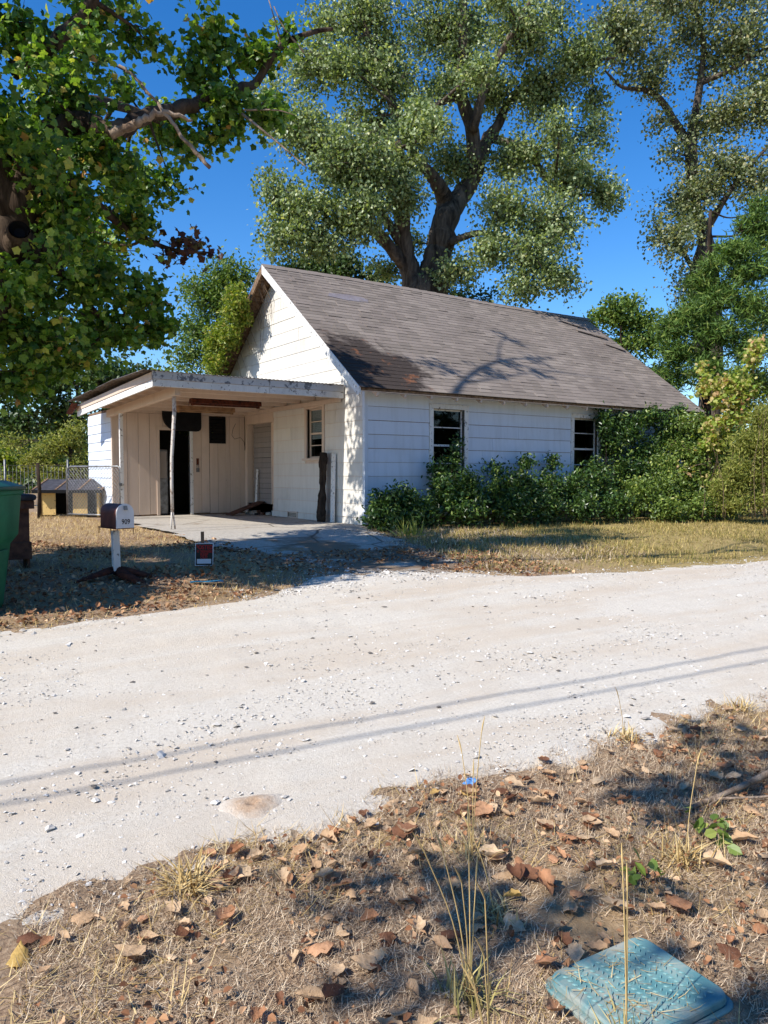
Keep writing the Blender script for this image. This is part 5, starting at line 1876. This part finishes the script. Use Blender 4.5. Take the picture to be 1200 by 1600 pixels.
def vine_mass():
    base = np.array([17.2, 10.6, .5])
    m = Plant('vine_thicket', 'tall tangled vine with yellow and pinkish leaves at the right edge', 'vine', base, TWIG)
    for (x, y, d, n_) in ((1120, 800, 17.2, 3), (1160, 800, 17.0, 3), (1190, 800, 17, 3)):
        for k in range(n_):
            m.limb([at(x + 10 * k, 805, d), at(x + RNG.uniform(-20, 20), 700, d), at(x + RNG.uniform(-30, 30), 610, d + .2)], .02, .006, 'stem', n=5)
    for (x, y, rx, ry, n) in [(1150, 600, 22, 18, 170), (1175, 555, 14, 22, 130), (1183, 535, 12, 12, 80), (1105, 600, 18, 20, 120), (1120, 620, 18, 14, 120), (1130, 660, 24, 24, 160), (1155, 650, 20, 22, 130), (1108, 665, 14, 14, 90), (1120, 690, 20, 14, 110), (1165, 610, 18, 18, 120), (1100, 570, 8, 10, 40), (1140, 625, 26, 14, 130), (1105, 690, 14, 10, 60), (1065, 735, 14, 10, 40), (1110, 750, 12, 8, 40), (1125, 600, 18, 14, 90)]:
        px_clump(m, x, y, rx, ry, 17.0, int(n * 1.3), spread=.09, tr=.006)
    m.finish(M_YELLOW, .09, MAPLE_T, MAPLE_F, up=.5, droop=.8, name='yellowing_leaves')
    for (x, y, rx, ry, n) in [(1080, 660, 34, 26, 1100), (1120, 700, 36, 30, 1300), (1090, 720, 36, 30, 1300), (1170, 590, 30, 34, 1100), (1150, 640, 34, 34, 1100), (1195, 600, 30, 40, 1000), (1060, 700, 26, 26, 700), (1190, 650, 30, 30, 700)]:
        px_clump(m, x, y, rx, ry, 17.4, n, spread=.1, tr=.006)
    m.finish(M_SHRUB_L, .075, OVAL_T, OVAL_F, up=.5, droop=.2, name='green_leaves')


vine_mass()


def weeds():
    base = at(1170, 805, 16.6)
    base[2] = .45
    m = Plant('tall_weeds', 'tall feathery yellow green weeds standing at the right edge', 'weed', base, TWIG)
    for k in range(34):
        x = RNG.uniform(1095, 1225)
        d = RNG.uniform(16.0, 17.0)
        top = np.interp(x, [1095, 1130, 1160, 1200], [730, 690, 650, 610]) + RNG.uniform(0, 40)
        m.limb([at(x, 808, d), at(x + RNG.uniform(-8, 8), (808 + top) / 2, d), at(x + RNG.uniform(-18, 14), top, d)], .007, .002, 'stem', n=4, seg=4)
    for (x, y, rx, ry, n) in [(1150, 735, 22, 24, 800), (1180, 700, 22, 30, 1000), (1192, 655, 18, 26, 700), (1128, 765, 18, 20, 500), (1168, 752, 26, 22, 800), (1197, 740, 22, 30, 800), (1150, 785, 30, 16, 500), (1185, 785, 26, 16, 500), (1160, 690, 14, 22, 400), (1225, 700, 30, 60, 900), (1205, 690, 20, 36, 700)]:
        px_clump(m, x, y, rx * 1.1, ry * 1.1, 16.4, int(n * 1.9), spread=.1, tr=.004)
    m.finish(M_WEED, .095, SPRAY_T * np.array([1.5, 1, 1]), LEAF_F, up=.0, droop=-1.2)


weeds()


# vine on the rear slope of the near gable
def gable_vine():
    base = np.array([7.3, 18.9, .6])
    m = Plant('gable_vine', 'yellow green vine climbing the left slope of the gable above the carport', 'vine', base, TWIG)
    for k in range(14):
        y0 = RNG.uniform(17.2, 19.3)
        p = [np.array([7.2, 19.2, 2.6]), np.array([7.2 - RNG.uniform(0, .25), (19.2 + y0) / 2, roof_z((19.2 + y0) / 2) - RNG.uniform(.0, .5)]), np.array([7.2 - RNG.uniform(0, .2), y0 - 1.2, roof_z(y0 - 1.2) - RNG.uniform(-.05, .4)])]
        m.limb(p, .014, .004, 'stem', n=5)
    for k in range(42):
        y = RNG.uniform(15.55, 18.9)
        lower = min(1.0, max(0.0, (y - 15.4) / 2.0))
        z = roof_z(y) + RNG.uniform(-.75, .05 + .20 * lower)
        m.clump((7.2 - RNG.uniform(0, .35), y, z), (.22, .28, .22), int(90 + 300 * lower), spread=.07, tr=.004, attach=False)
    for k in range(10):
        y = RNG.uniform(18.4, 20.4)
        m.clump((6.6 + RNG.uniform(-.5, .4), y, 3.3 + RNG.uniform(-.1, .7)), (.4, .4, .34), 330, spread=.1, tr=.004, attach=False)
    # bare hanging tendrils on the boards
    for k in range(16):
        y = RNG.uniform(15.4, 17.3)
        z = roof_z(y) - .2
        q = [np.array([7.3, y, z]), np.array([7.47, y + RNG.uniform(-.1, .1), z - .4]), np.array([7.52, y + RNG.uniform(-.15, .15), z - RNG.uniform(.6, 1.2)])]
        m.limb(q, .006, .002, 'tendril', n=4, seg=4)
    m.finish(M_VINE, .085, OVAL_T, OVAL_F, up=.4, droop=.6)


gable_vine()


# dark creeper hanging under the eave by the second window
def eave_creeper():
    m = Plant('eave_creeper', 'dark creeper hanging below the eave beside the second window', 'vine', (13.9, 11.5, .55), BARK_D)
    m.limb([np.array([14.0, 11.6, .55]), np.array([13.9, 11.6, 1.8]), np.array([13.7, 11.55, 2.9])], .02, .008, 'stem', n=5)
    for (x, z, r, n) in ((13.75, 2.85, .25, 420), (13.95, 2.5, .3, 520), (14.3, 2.75, .3, 520), (14.7, 2.6, .35, 520), (13.85, 2.1, .25, 320), (14.2, 2.2, .3, 420)):
        m.clump((x, 11.5, z), (r, .14, r), n, spread=.06, tr=.004)
    m.finish(M_DARK, .075, OVAL_T, OVAL_F, up=.0, droop=.8)


eave_creeper()

# ------------------------------------------------------------------ ground cover: thatch, turf, gravel, leaves
def straw_mat(name, stops):
    m, nt, b = new_mat(name)
    nt.links.new(ramp(nt, island(nt), stops), b.inputs['Base Color'])
    b.inputs['Roughness'].default_value = .8
    b.inputs['Specular IOR Level'].default_value = .2
    return m


M_THATCH = straw_mat('dead_thatch', [(0, lin(96, 76, 62)), (.35, lin(154, 130, 106)), (.7, lin(200, 176, 146)), (1, lin(232, 212, 182))])
M_REDTHATCH = straw_mat('brown_thatch', [(0, lin(86, 60, 46)), (.4, lin(136, 102, 78)), (.8, lin(178, 140, 108)), (1, lin(210, 176, 140))])
M_STRAW = straw_mat('pale_straw', [(0, lin(150, 122, 74)), (.5, lin(190, 160, 104)), (1, lin(222, 198, 146))])
M_TURF = straw_mat('yellow_turf', [(0, lin(94, 96, 44)), (.35, lin(134, 126, 66)), (.7, lin(172, 150, 88)), (1, lin(204, 180, 120))])
BL_T = np.array([(-.5, 0, 0), (.5, 0, 0), (-.35, .5, .10), (.35, .5, .10), (0, 1, 0)], float)
BL_F = np.array([(0, 1, 3), (0, 3, 2), (2, 3, 4)])


def blades(name, x, y, L_, W_, lean, mat, z0=None, label=None):
    n = len(x)
    z = (ground_z(x, y) if z0 is None else z0) + .004
    th = RNG.random(n) * 2 * np.pi
    el = lean * np.abs(RNG.normal(size=n)) + .05
    el = np.minimum(el, 1.45)
    Y = np.stack([np.cos(th) * np.cos(el), np.sin(th) * np.cos(el), np.sin(el)], 1)
    X = np.stack([-np.sin(th), np.cos(th), np.zeros(n)], 1)
    Z = np.cross(X, Y)
    sz = np.stack([W_ * (.6 + .8 * RNG.random(n)), L_ * (.4 + 1.1 * RNG.random(n)), L_ * (.2 + RNG.random(n))], 1)
    o = scatter(name, BL_T, BL_F, np.stack([x, y, z], 1), X, Y, Z, sz, mat)
    tag(o, label, name.replace('_', ' '), kind='stuff')
    return o


def rand_xy(n, x0, x1, y0, y1, keep):
    x = RNG.uniform(x0, x1, n)
    y = RNG.uniform(y0, y1, n)
    k = keep(x, y)
    return x[k], y[k]


def dens(x, y, sc, seed, lo, hi):
    return RNG.random(len(x)) < np.clip((fbm(x * sc, y * sc, 3, seed) - lo) / (hi - lo), 0, 1)


LID = np.array([1.835, 1.375])


def not_lid(x, y):
    a = R(-4)
    dx, dy = x - LID[0], y - LID[1]
    u_ = dx * math.cos(a) + dy * math.sin(a)
    v_ = -dx * math.sin(a) + dy * math.cos(a)
    return ~((np.abs(u_) < .235) & (np.abs(v_) < .20) & ~((u_ < -.08) & (v_ > .10)))


x, y = rand_xy(235000, .2, 6.4, .6, 3.1, lambda x, y: (y < near_edge(x) + .13 - .30 * RNG.random(len(x)) ** 2) & (x > .14 * y) & (x < y * 1.9 + .6) & not_lid(x, y))
k = dens(x, y, 2.3, 51, .18, .5)
x, y = x[k], y[k]
blades('dead_thatch', x, y, .042, .0021, .5, M_THATCH, label='matted grey brown dead grass covering the near verge')
x, y = rand_xy(26000, .2, 6.4, .6, 3.05, lambda x, y: (y < near_edge(x) + .16 - .1 * RNG.random(len(x))) & (x < y * 1.9 + .6) & not_lid(x, y))
k = dens(x, y, 1.6, 57, .48, .7)
blades('dry_straw', x[k], y[k], .10, .0030, .35, M_STRAW, label='pale straw strands lying over the near verge')
a_ = RNG.normal(size=(150, 2)) * np.array([.16, .13])
x, y = LID[0] - .06 + a_[:, 0], LID[1] + .04 + a_[:, 1]
k = (np.abs(x - LID[0]) < .20) & (np.abs(y - LID[1]) < .165)
blades('lid_straw', x[k], y[k], .07, .0022, .12, M_STRAW, z0=gz(x[k], y[k]) + .040, label='loose straw strands lying across the teal lid')
# yard left of the drive
x, y = rand_xy(52000, -.5, 4.6, 6.5, 20, lambda x, y: (y > far_edge(x) + .05 - .22 * RNG.random(len(x)) ** 2) & ~((x > 4.0) & (y > 9.4)) & (x < 4.4))
d = dens(x, y, 1.4, 61, .22, .6) | (y > 10)
blades('yard_straw', x[d], y[d], .085, .006, .45, M_STRAW, label='sunlit dry straw grass in the yard left of the drive')
x, y = rand_xy(30000, -.5, 7.2, 6.5, 11.6, lambda x, y: (y > far_edge(x) + .12) & ~((x > 4.5) & (x < 6.3) & (y > 8.6)))
d = dens(x, y, 1.1, 63, .35, .65)
blades('yard_thatch', x[d], y[d], .07, .006, .4, M_REDTHATCH, label='brown dead grass and litter in the shaded yard')
# right verge
x, y = rand_xy(74000, 6.3, 22, 6.0, 10.8, lambda x, y: (y > far_edge(x) + .08 + .25 * RNG.random(len(x))) & (x > y * .28 + 4.2))
d = dens(x, y, .9, 67, .15, .5)
blades('verge_turf', x[d], y[d], .075, .008, .75, M_TURF, label='short yellow green turf between the road and the shrubs')
x, y = rand_xy(9000, 6.4, 9.6, 7.0, 11.0, lambda x, y: (y > far_edge(x) + .2))
blades('shrub_foot_straw', x, y, .09, .007, .5, M_THATCH, label='brown dead grass in front of the corner shrub')

# gravel
OCT = np.array([(1, 0, 0), (0, 1, 0), (-1, 0, 0), (0, -1, 0), (0, 0, .75), (0, 0, -.5), (.6, .6, .35), (-.55, .65, .3), (-.6, -.6, .4), (.62, -.55, .25)], float)
OCT_F = np.array([(4, 6, 7), (4, 7, 8), (4, 8, 9), (4, 9, 6), (0, 1, 6), (1, 2, 7), (2, 3, 8), (3, 0, 9), (6, 1, 7), (7, 2, 8), (8, 3, 9), (9, 0, 6)])


def road_z(x, y):
    ne, fe = near_edge(x), far_edge(x)
    e = np.minimum(y - (ne - .18), (fe + .18) - y)
    return gz(x, y) + np.interp(e, [0, .18, .5, 1.2], [-.035, .004, .02, .028]) - .012 * (np.exp(-((y - 3.9) / .3) ** 2) + np.exp(-((y - 5.4) / .3) ** 2))


def gravel(name, n, x0, x1, y0, y1, s, label, keep):
    x, y = rand_xy(n, x0, x1, y0, y1, keep)
    n = len(x)
    T = OCT[None] * (1 + .35 * RNG.normal(size=(n,) + OCT.shape) * .5)
    X, Y, Z = frames(n, 3.0)
    sz = s * np.exp(.55 * RNG.normal(size=n))
    sz = np.minimum(sz, s * 3.5)
    z = np.maximum(road_z(x, y), ground_z(x, y)) + sz * .15
    o = scatter(name, T, OCT_F, np.stack([x, y, z - sz * .12], 1), X, Y, Z, np.stack([sz, sz * RNG.uniform(.6, 1, n), sz * .55], 1), GRAVEL)
    tag(o, label, 'gravel', kind='stuff')


inr = lambda x, y: (y > near_edge(x) - .28 * RNG.random(len(x)) ** 1.5) & (y < far_edge(x) + .25) & (x < 1.9 * y + .4) & (x > .1 * y - .2)
edge = lambda x, y: RNG.random(len(x)) < .30 + .9 * np.exp(-((y - near_edge(x)) / .45) ** 2) + .6 * np.exp(-((far_edge(x) - y) / .4) ** 2) + .8 * (fbm(x * 1.2, y * 2.2, 3, 71) > .58)
gravel('road_gravel', 46000, .1, 12, 2.6, 6.9, .0044, 'fine pale gravel strewn over the road surface', lambda x, y: inr(x, y) & edge(x, y))
gravel('coarse_gravel', 3000, .1, 11, 2.6, 6.9, .0088, 'coarser pale gravel lying on the road', lambda x, y: inr(x, y) & edge(x, y))
gravel('drive_gravel', 6000, 3.0, 7.2, 6.8, 8.6, .008, 'pale gravel at the mouth of the concrete drive', lambda x, y: y < far_edge(x) + .9 * RNG.random(len(x)))

# loose stones large enough to pick out
base_meshes = []
for k in range(5):
    mb = MB()
    T = OCT * (1 + .18 * RNG.normal(size=OCT.shape)) * np.array([1, .8, .6])
    mb.v = [tuple(p) for p in T]
    mb.f = [tuple(int(i) for i in f) for f in OCT_F] + [(0, 9, 5), (9, 3, 5), (3, 2, 5), (2, 1, 5), (1, 0, 5)]
    for mt in (STONE_D, STONE_L):
        me = bpy.data.meshes.new('stone')
        me.from_pydata(mb.v, [], mb.f)
        me.materials.append(mt)
        base_meshes.append((me, mt is STONE_D))
spots = [(2.05, 3.05, 1), (1.95, 3.9, 1), (.75, 2.98, 0)]
for k in range(70):
    for _ in range(30):
        x, y = RNG.uniform(.3, 6.5), 2.9 + 3.6 * RNG.random() ** 1.5
        if x < 1.7 * y and x > .16 * y and y < float(far_edge(x)) - .1 and y > float(near_edge(x)) + .05:
            break
    me, dark = base_meshes[int(RNG.integers(0, 10))]
    o = bpy.data.objects.new('loose_stone', me)
    COL.objects.link(o)
    s = RNG.uniform(.010, .019) * (1.25 if k < 8 else 1)
    o.location = (x, y, float(max(road_z(x, y), ground_z(np.array(x), np.array(y)))) + s * .25)
    o.scale = (s * 1.15, s, s * .9)
    o.rotation_euler = (0, 0, RNG.uniform(0, 6.28))
    wy = 'before the cable shadows, nearest the verge' if y < 3.4 else 'amid the cable shadows' if y < 4.1 else 'in the middle of the road' if y < 5.2 else 'on the far side of the road'
    wx = 'left' if x / y < .45 else 'centre' if x / y < .95 else 'right'
    tag(o, '%s %s loose stone %s, %s part' % ('larger' if s > .0165 else 'small', 'dark grey' if dark else 'pale', wy, wx), 'stone', 'loose dark stones on the road' if dark else 'loose pale stones on the road')


# fallen leaves
def dead_leaf_mesh(k):
    rnd = random.Random(100 + k)
    rows, cols = 7, 5
    V, F = [], []
    curl = rnd.uniform(.7, 3.0)
    bend = rnd.uniform(-.8, 2.2)
    tw = rnd.uniform(-.7, .7)
    for i in range(rows):
        t = i / (rows - 1)
        half = .42 * math.sin(math.pi * min(1, .06 + t * .94) ** .72) * (1 + .18 * math.sin(t * 19 + k))
        for j in range(cols):
            s = (j / (cols - 1) - .5) * 2
            a = s * curl * .5
            x = half * (math.sin(a) / (curl * .5))
            z = half * (1 - math.cos(a)) / (curl * .5) + .22 * bend * (t - .4) ** 2 + tw * .3 * s * half * (t - .5) + rnd.uniform(-.05, .05)
            V.append((x, t - .5, z))
    for i in range(rows - 1):
        for j in range(cols - 1):
            a = i * cols + j
            F.append((a, a + 1, a + cols + 1, a + cols))
    o = len(V)
    V += [(-.012, -.5, .01), (.012, -.5, .01), (0, -.78, .05)]
    F.append((o, o + 1, o + 2))
    return V, F


def dead_leaf_mat(name, a, b_):
    m, nt, b = new_mat(name)
    v = coords(nt, (1, 1, 1))
    oi = nt.nodes.new('ShaderNodeObjectInfo')
    c = mix(nt, oi.outputs['Random'], a, b_)
    n1 = noise(nt, v, 5, 6, .65)
    c = mix(nt, ramp(nt, n1, [(.4, (.0, .0, .0)), (.7, (.55, .55, .55))]), c, tuple(q * .5 for q in a[:3]) + (1,))
    nt.links.new(c, b.inputs['Base Color'])
    b.inputs['Roughness'].default_value = .65
    b.inputs['Specular IOR Level'].default_value = .3
    t = nt.nodes.new('ShaderNodeBsdfTranslucent')
    nt.links.new(c, t.inputs['Color'])
    ms = nt.nodes.new('ShaderNodeMixShader')
    ms.inputs[0].default_value = .2
    nt.links.new(b.outputs[0], ms.inputs[1])
    nt.links.new(t.outputs[0], ms.inputs[2])
    nt.links.new(ms.outputs[0], nt.nodes['Material Output'].inputs['Surface'])
    bump(nt, b, n1, .3, .05)
    return m


LEAFKIND = [('tan', dead_leaf_mat('tan_dead_leaf', lin(200, 160, 120), lin(222, 194, 158))), ('orange brown', dead_leaf_mat('orange_dead_leaf', lin(184, 130, 92), lin(206, 158, 120))),
            ('dark brown', dead_leaf_mat('brown_dead_leaf', lin(116, 76, 54), lin(140, 98, 72))), ('yellow', dead_leaf_mat('yellow_dead_leaf', lin(204, 168, 96), lin(196, 158, 100)))]
lm = []
for k in range(10):
    V, F = dead_leaf_mesh(k)
    for nm, mt in LEAFKIND:
        me = bpy.data.meshes.new('dead_leaf')
        me.from_pydata(V, [], F)
        me.materials.append(mt)
        me.polygons.foreach_set('use_smooth', [True] * len(F))
        lm.append((nm, me))
cnt = 0
tries = 0
while cnt < 298 and tries < 20000:
    tries += 1
    y = RNG.uniform(.75, 2.95)
    x = RNG.uniform(.14 * y, 1.85 * y + .3)
    d_ = .562 * x + .827 * y
    if not (1.55 < d_) or y > float(near_edge(x)) + .02:
        continue
    if y < float(near_edge(x)) - .45 and fbm(np.array([x * 1.7]), np.array([y * 1.7]), 3, 81)[0] < RNG.uniform(.36, .7):
        continue
    if bool(not_lid(np.array([x]), np.array([y]))[0]) is False:
        continue
    # more on the left
    if RNG.random() > np.interp(x, [0, 2, 4, 6], [1, .75, .45, .35]):
        continue
    kind = RNG.choice(4, p=[.58, .26, .13, .03])
    lm_index = int(RNG.integers(0, 10))
    nm, me = lm[lm_index * 4 + kind]
    o = bpy.data.objects.new('fallen_leaf', me)
    COL.objects.link(o)
    s = RNG.uniform(.042, .092) if RNG.random() < .85 else RNG.uniform(.09, .115)
    o.scale = (s, s, s)
    o.rotation_euler = (RNG.normal() * .16, RNG.normal() * .16 + (math.pi if RNG.random() < .35 else 0), RNG.uniform(0, 6.28))
    o.location = (x, y, float(ground_z(np.array(x), np.array(y))) + .016 + .10 * s)
    size = 'small' if s < .058 else ('large' if s > .082 else 'middling')
    form = ('flat', 'cupped', 'curled', 'tightly rolled', 'twisted')[lm_index % 5]
    if y > float(near_edge(x)) - .4:
        where = 'at the road edge, ' + ('far left' if x < 1.2 else 'left of the blue scrap' if x < 2.3 else 'right of the blue scrap' if x < 3.2 else 'toward the right')
    elif x > 2.6:
        where = 'near the fallen branch' if y > 1.75 else 'right of the teal lid'
    elif y < 1.9 and x > 1.3:
        where = 'close to the teal lid'
    else:
        where = 'in the lower left of the verge' if x < 1.0 else 'in the middle of the verge'
    tag(o, '%s %s %s dry leaf %s' % (size, form, nm, where), 'leaf', '%s leaves fallen on the near verge' % nm)
    cnt += 1


def leaf_litter(name, n, x0, x1, y0, y1, s, keep, label, mat):
    x, y = rand_xy(n, x0, x1, y0, y1, keep)
    n = len(x)
    X, Y, Z = frames(n, 2.2)
    z = ground_z(x, y) + .03
    T = OVAL_T * np.array([1.6, 1, 2.5])
    o = scatter(name, T, OVAL_F, np.stack([x, y, z], 1), X, Y, Z, s * (.5 + RNG.random(n)), mat)
    tag(o, label, 'leaf litter', kind='stuff')


M_LITTER = straw_mat('leaf_litter', [(0, lin(92, 60, 42)), (.4, lin(142, 98, 68)), (.8, lin(174, 134, 98)), (1, lin(206, 172, 136))])
leaf_litter('leaf_litter', 9000, -.5, 7.4, 6.6, 11.5, .042, lambda x, y: (y > far_edge(x) + .05) & (fbm(x * 1.3, y * 1.3, 3, 91) > .42) & ~((x > 4.3) & (x < 6.6) & (y > 9)), 'small dry leaves littering the shaded yard and drive', M_LITTER)
leaf_litter('leaf_fragments', 5000, .2, 6, .6, 2.9, .022, lambda x, y: (y < near_edge(x)) & (fbm(x * 2, y * 2, 3, 93) > .42) & not_lid(x, y), 'crumbled leaf fragments among the near verge grass', M_LITTER)

# grass tufts and stalks on the verge
def tuft(x, y, n, L_, label, mat, lean=.9, stalks=0, width=.003):
    base = (x, y, float(ground_z(np.array(x), np.array(y))))
    mb = MB()
    V, F = [], []
    for k in range(n):
        a = RNG.uniform(0, 6.28)
        e = np.clip(RNG.normal(lean, .35), .1, 1.5)
        l = L_ * RNG.uniform(.5, 1.2)
        bx, by = RNG.normal() * .035, RNG.normal() * .035
        d = np.array([math.cos(a) * math.cos(e), math.sin(a) * math.cos(e), math.sin(e)])
        p0 = np.array([bx, by, 0])
        p1 = p0 + d * l * .55
        p2 = p1 + (d * .8 + np.array([d[0], d[1], -.35]) * .5) * l * .45
        s = np.array([-math.sin(a), math.cos(a), 0]) * width
        o = len(V)
        V += [p0 - s, p0 + s, p1 - s * .8, p1 + s * .8, p2]
        F += [(o, o + 1, o + 3), (o, o + 3, o + 2), (o + 2, o + 3, o + 4)]
    root = thing('grass_tuft', label, 'grass tuft', 'dry grass tufts on the near verge', loc=base)
    raw_mesh('blades', np.array(V), np.array(F), mat, root)
    for k in range(stalks):
        a = RNG.uniform(0, 6.28)
        l = RNG.uniform(.25, .5)
        lean_ = RNG.uniform(.05, .35)
        p = [(0, 0, 0), (math.cos(a) * l * lean_ * .4, math.sin(a) * l * lean_ * .4, l * .55), (math.cos(a) * l * lean_, math.sin(a) * l * lean_, l)]
        st = MB().tube(smooth_path(p, 4), [.0016] * 9, 4, False).build('stalk', M_STRAW, root)
        q = np.array(p[-1])
        hd = MB().tube([q, q + np.array([math.cos(a) * .015, math.sin(a) * .015, .03]), q + np.array([math.cos(a) * .035, math.sin(a) * .035, .06])], [.0018, .003, .0008], 4).build('seed_head', M_STRAW, st)
    return root


M_GREENBLADE = straw_mat('olive_blades', [(0, lin(128, 122, 72)), (.6, lin(172, 156, 100)), (1, lin(206, 188, 134))])
for (x, y, n, L_, lab, mt, lean, st) in [(.92, 2.62, 150, .17, 'pale straw tuft flopping over the road edge at the lower left', M_STRAW, .45, 0), (1.40, 1.62, 60, .16, 'straw tuft with tall thin stalks left of the teal lid', M_GREENBLADE, .95, 5),
                                     (1.26, 1.38, 90, .18, 'thick straw tuft at the bottom edge left of the teal lid', M_STRAW, .9, 4), (1.62, 1.25, 50, .16, 'thin olive tuft standing in front of the teal lid', M_GREENBLADE, 1.05, 3), (2.6, 1.75, 90, .15, 'yellowish tuft right of the teal lid', M_STRAW, .7, 1),
                                     (1.95, 2.25, 30, .12, 'sparse tuft with two tall stalks in the middle of the verge', M_STRAW, .8, 3), (3.5, 2.75, 90, .13, 'straw tuft at the road edge beside the dark shade', M_STRAW, .6, 1), (1.75, 1.9, 60, .1, 'small bleached tuft above the teal lid', M_STRAW, .7, 1),
                                     (4.55, 2.7, 80, .12, 'straw tuft at the right edge beside the road', M_STRAW, .6, 0)]:
    tuft(x, y, n, L_, lab, mt, lean, st)

# green weed at the right edge, weeds by the corner shrub
for (x, y, n, lab) in ((2.85, 1.85, 26, 'small green broadleaf weed at the right edge of the verge'), (2.32, 1.72, 14, 'little green sprout beside the straw above the teal lid')):
    base = np.array([x, y, float(ground_z(np.array(x), np.array(y)))])
    m = Plant('green_weed', lab, 'weed', base, TWIG)
    for k in range(4):
        e = base + np.array([RNG.normal() * .05, RNG.normal() * .05, RNG.uniform(.04, .11)])
        m.limb([base, (base + e) / 2, e], .002, .001, 'stem', n=4)
        m.leaves.append(e + RNG.normal(size=(n // 4, 3)) * .022)
    m.finish(M_SHRUB_L, .05, OVAL_T * np.array([1.5, 1, 1]), OVAL_F, up=1.2, droop=0)
gw = np.array([7.3, 10.0, .54])
m = Plant('spiky_grass', 'spiky green grass clump in front of the corner shrub', 'grass clump', gw, TWIG)
m.leaves.append(gw + RNG.normal(size=(50, 3)) * np.array([.1, .08, .0]))
m.finish(M_WEED, .3, SPRAY_T * np.array([.5, 1, 1]), LEAF_F, up=0, droop=-2.5, name='blades')

# fallen branch on the verge
p3 = [np.array([2.95, 2.02, .05]), np.array([3.4, 2.0, .07]), np.array([3.8, 2.0, .10]), np.array([4.5, 2.06, .16]), np.array([5.2, 2.15, .2])]
fbn = thing('fallen_branch', 'pale fallen branch lying on the verge at the right edge', 'branch', loc=(3.0, 2.0, .04))
part(MB().tube(smooth_path(p3, 6), list(np.linspace(.010, .026, 25)), 8), 'stem', LIMB, fbn, smooth=True)
part(MB().tube(smooth_path([np.array([3.2, 2.0, .06]), np.array([3.55, 1.86, .05]), np.array([4.2, 1.78, .06])], 5), [.007] * 11, 6), 'side_twig', LIMB, fbn, smooth=True)
part(MB().tube(smooth_path([np.array([3.25, 2.0, .06]), np.array([2.9, 1.97, .04]), np.array([2.65, 2.02, .035])], 5), [.006] * 11, 6), 'side_twig', LIMB, fbn, smooth=True)

# sandy mound, blue litter
DIRT, nt_, b_ = new_mat('sandy_dirt')
v_ = coords(nt_)
dd_ = nt_.nodes.new('ShaderNodeVectorMath')
dd_.operation = 'DISTANCE'
dd_.inputs[1].default_value = (1.38, 3.06, .075)
nt_.links.new(v_, dd_.inputs[0])
ma_ = nt_.nodes.new('ShaderNodeMath')
ma_.operation = 'MULTIPLY_ADD'
ma_.inputs[1].default_value = .14
nt_.links.new(noise(nt_, v_, 18, 6, .7), ma_.inputs[0])
nt_.links.new(dd_.outputs['Value'], ma_.inputs[2])
nt_.links.new(mix(nt_, ramp(nt_, ma_.outputs[0], [(.12, (0, 0, 0)), (.22, (1, 1, 1))]), ramp(nt_, noise(nt_, v_, 60, 5, .7), [(.3, lin(160, 130, 104)), (.7, lin(194, 166, 138))]), lin(208, 199, 185)), b_.inputs['Base Color'])
b_.inputs['Roughness'].default_value = 1
bump(nt_, b_, noise(nt_, v_, 90, 5, .7), .6, .012)
cx, cy = 1.38, 3.06
V, F = [], []
for i in range(13):
    for j in range(24):
        r_ = i / 12
        a = 2 * math.pi * j / 24
        rr = 1 + .12 * math.sin(3 * a + 1) + .06 * math.sin(7 * a)
        x, y = cx + .18 * r_ * rr * math.cos(a), cy + .12 * r_ * rr * math.sin(a)
        V.append((x, y, float(road_z(np.array(x), np.array(y))) + .022 * (1 - r_ ** 1.5) - .012 * r_ ** 2 + .004 * random.random() - .02 * math.exp(-(r_ / .16) ** 2)))
for i in range(12):
    for j in range(24):
        F.append((i * 24 + j, i * 24 + (j + 1) % 24, (i + 1) * 24 + (j + 1) % 24, (i + 1) * 24 + j))
mb = MB()
mb.v, mb.f = V, F
tag(mb.build('sand_mound', DIRT, smooth=True), 'low brown sandy ant mound at the near edge of the road', 'mound')


def scrap(x, y, sx, sy, rot, label, mat):
    mb = MB()
    z0 = float(ground_z(np.array(x), np.array(y))) + .025
    n = 6
    for i in range(n):
        for j in range(n):
            a, b = (i / (n - 1) - .5) * sx, (j / (n - 1) - .5) * sy
            mb.v.append((x + a * math.cos(rot) - b * math.sin(rot), y + a * math.sin(rot) + b * math.cos(rot), z0 + random.uniform(0, .16 * min(sx, sy))))
    for i in range(n - 1):
        for j in range(n - 1):
            q = i * n + j
            mb.f.append((q, q + 1, q + n + 1, q + n))
    o = mb.build('litter_scrap', mat)
    mm = o.modifiers.new('solid', 'SOLIDIFY')
    mm.thickness = .002
    tag(o, label, 'litter')


scrap(2.36, 2.74, .085, .05, .5, 'crumpled blue plastic scrap at the road edge', BLUEP)
scrap(2.96, 7.66, .34, .11, -.3, 'flattened blue and grey litter on the ground below the POSTED sign', plain_mat('dull_blue_litter', lin(70, 140, 170), lin(44, 100, 128), 8, .6))
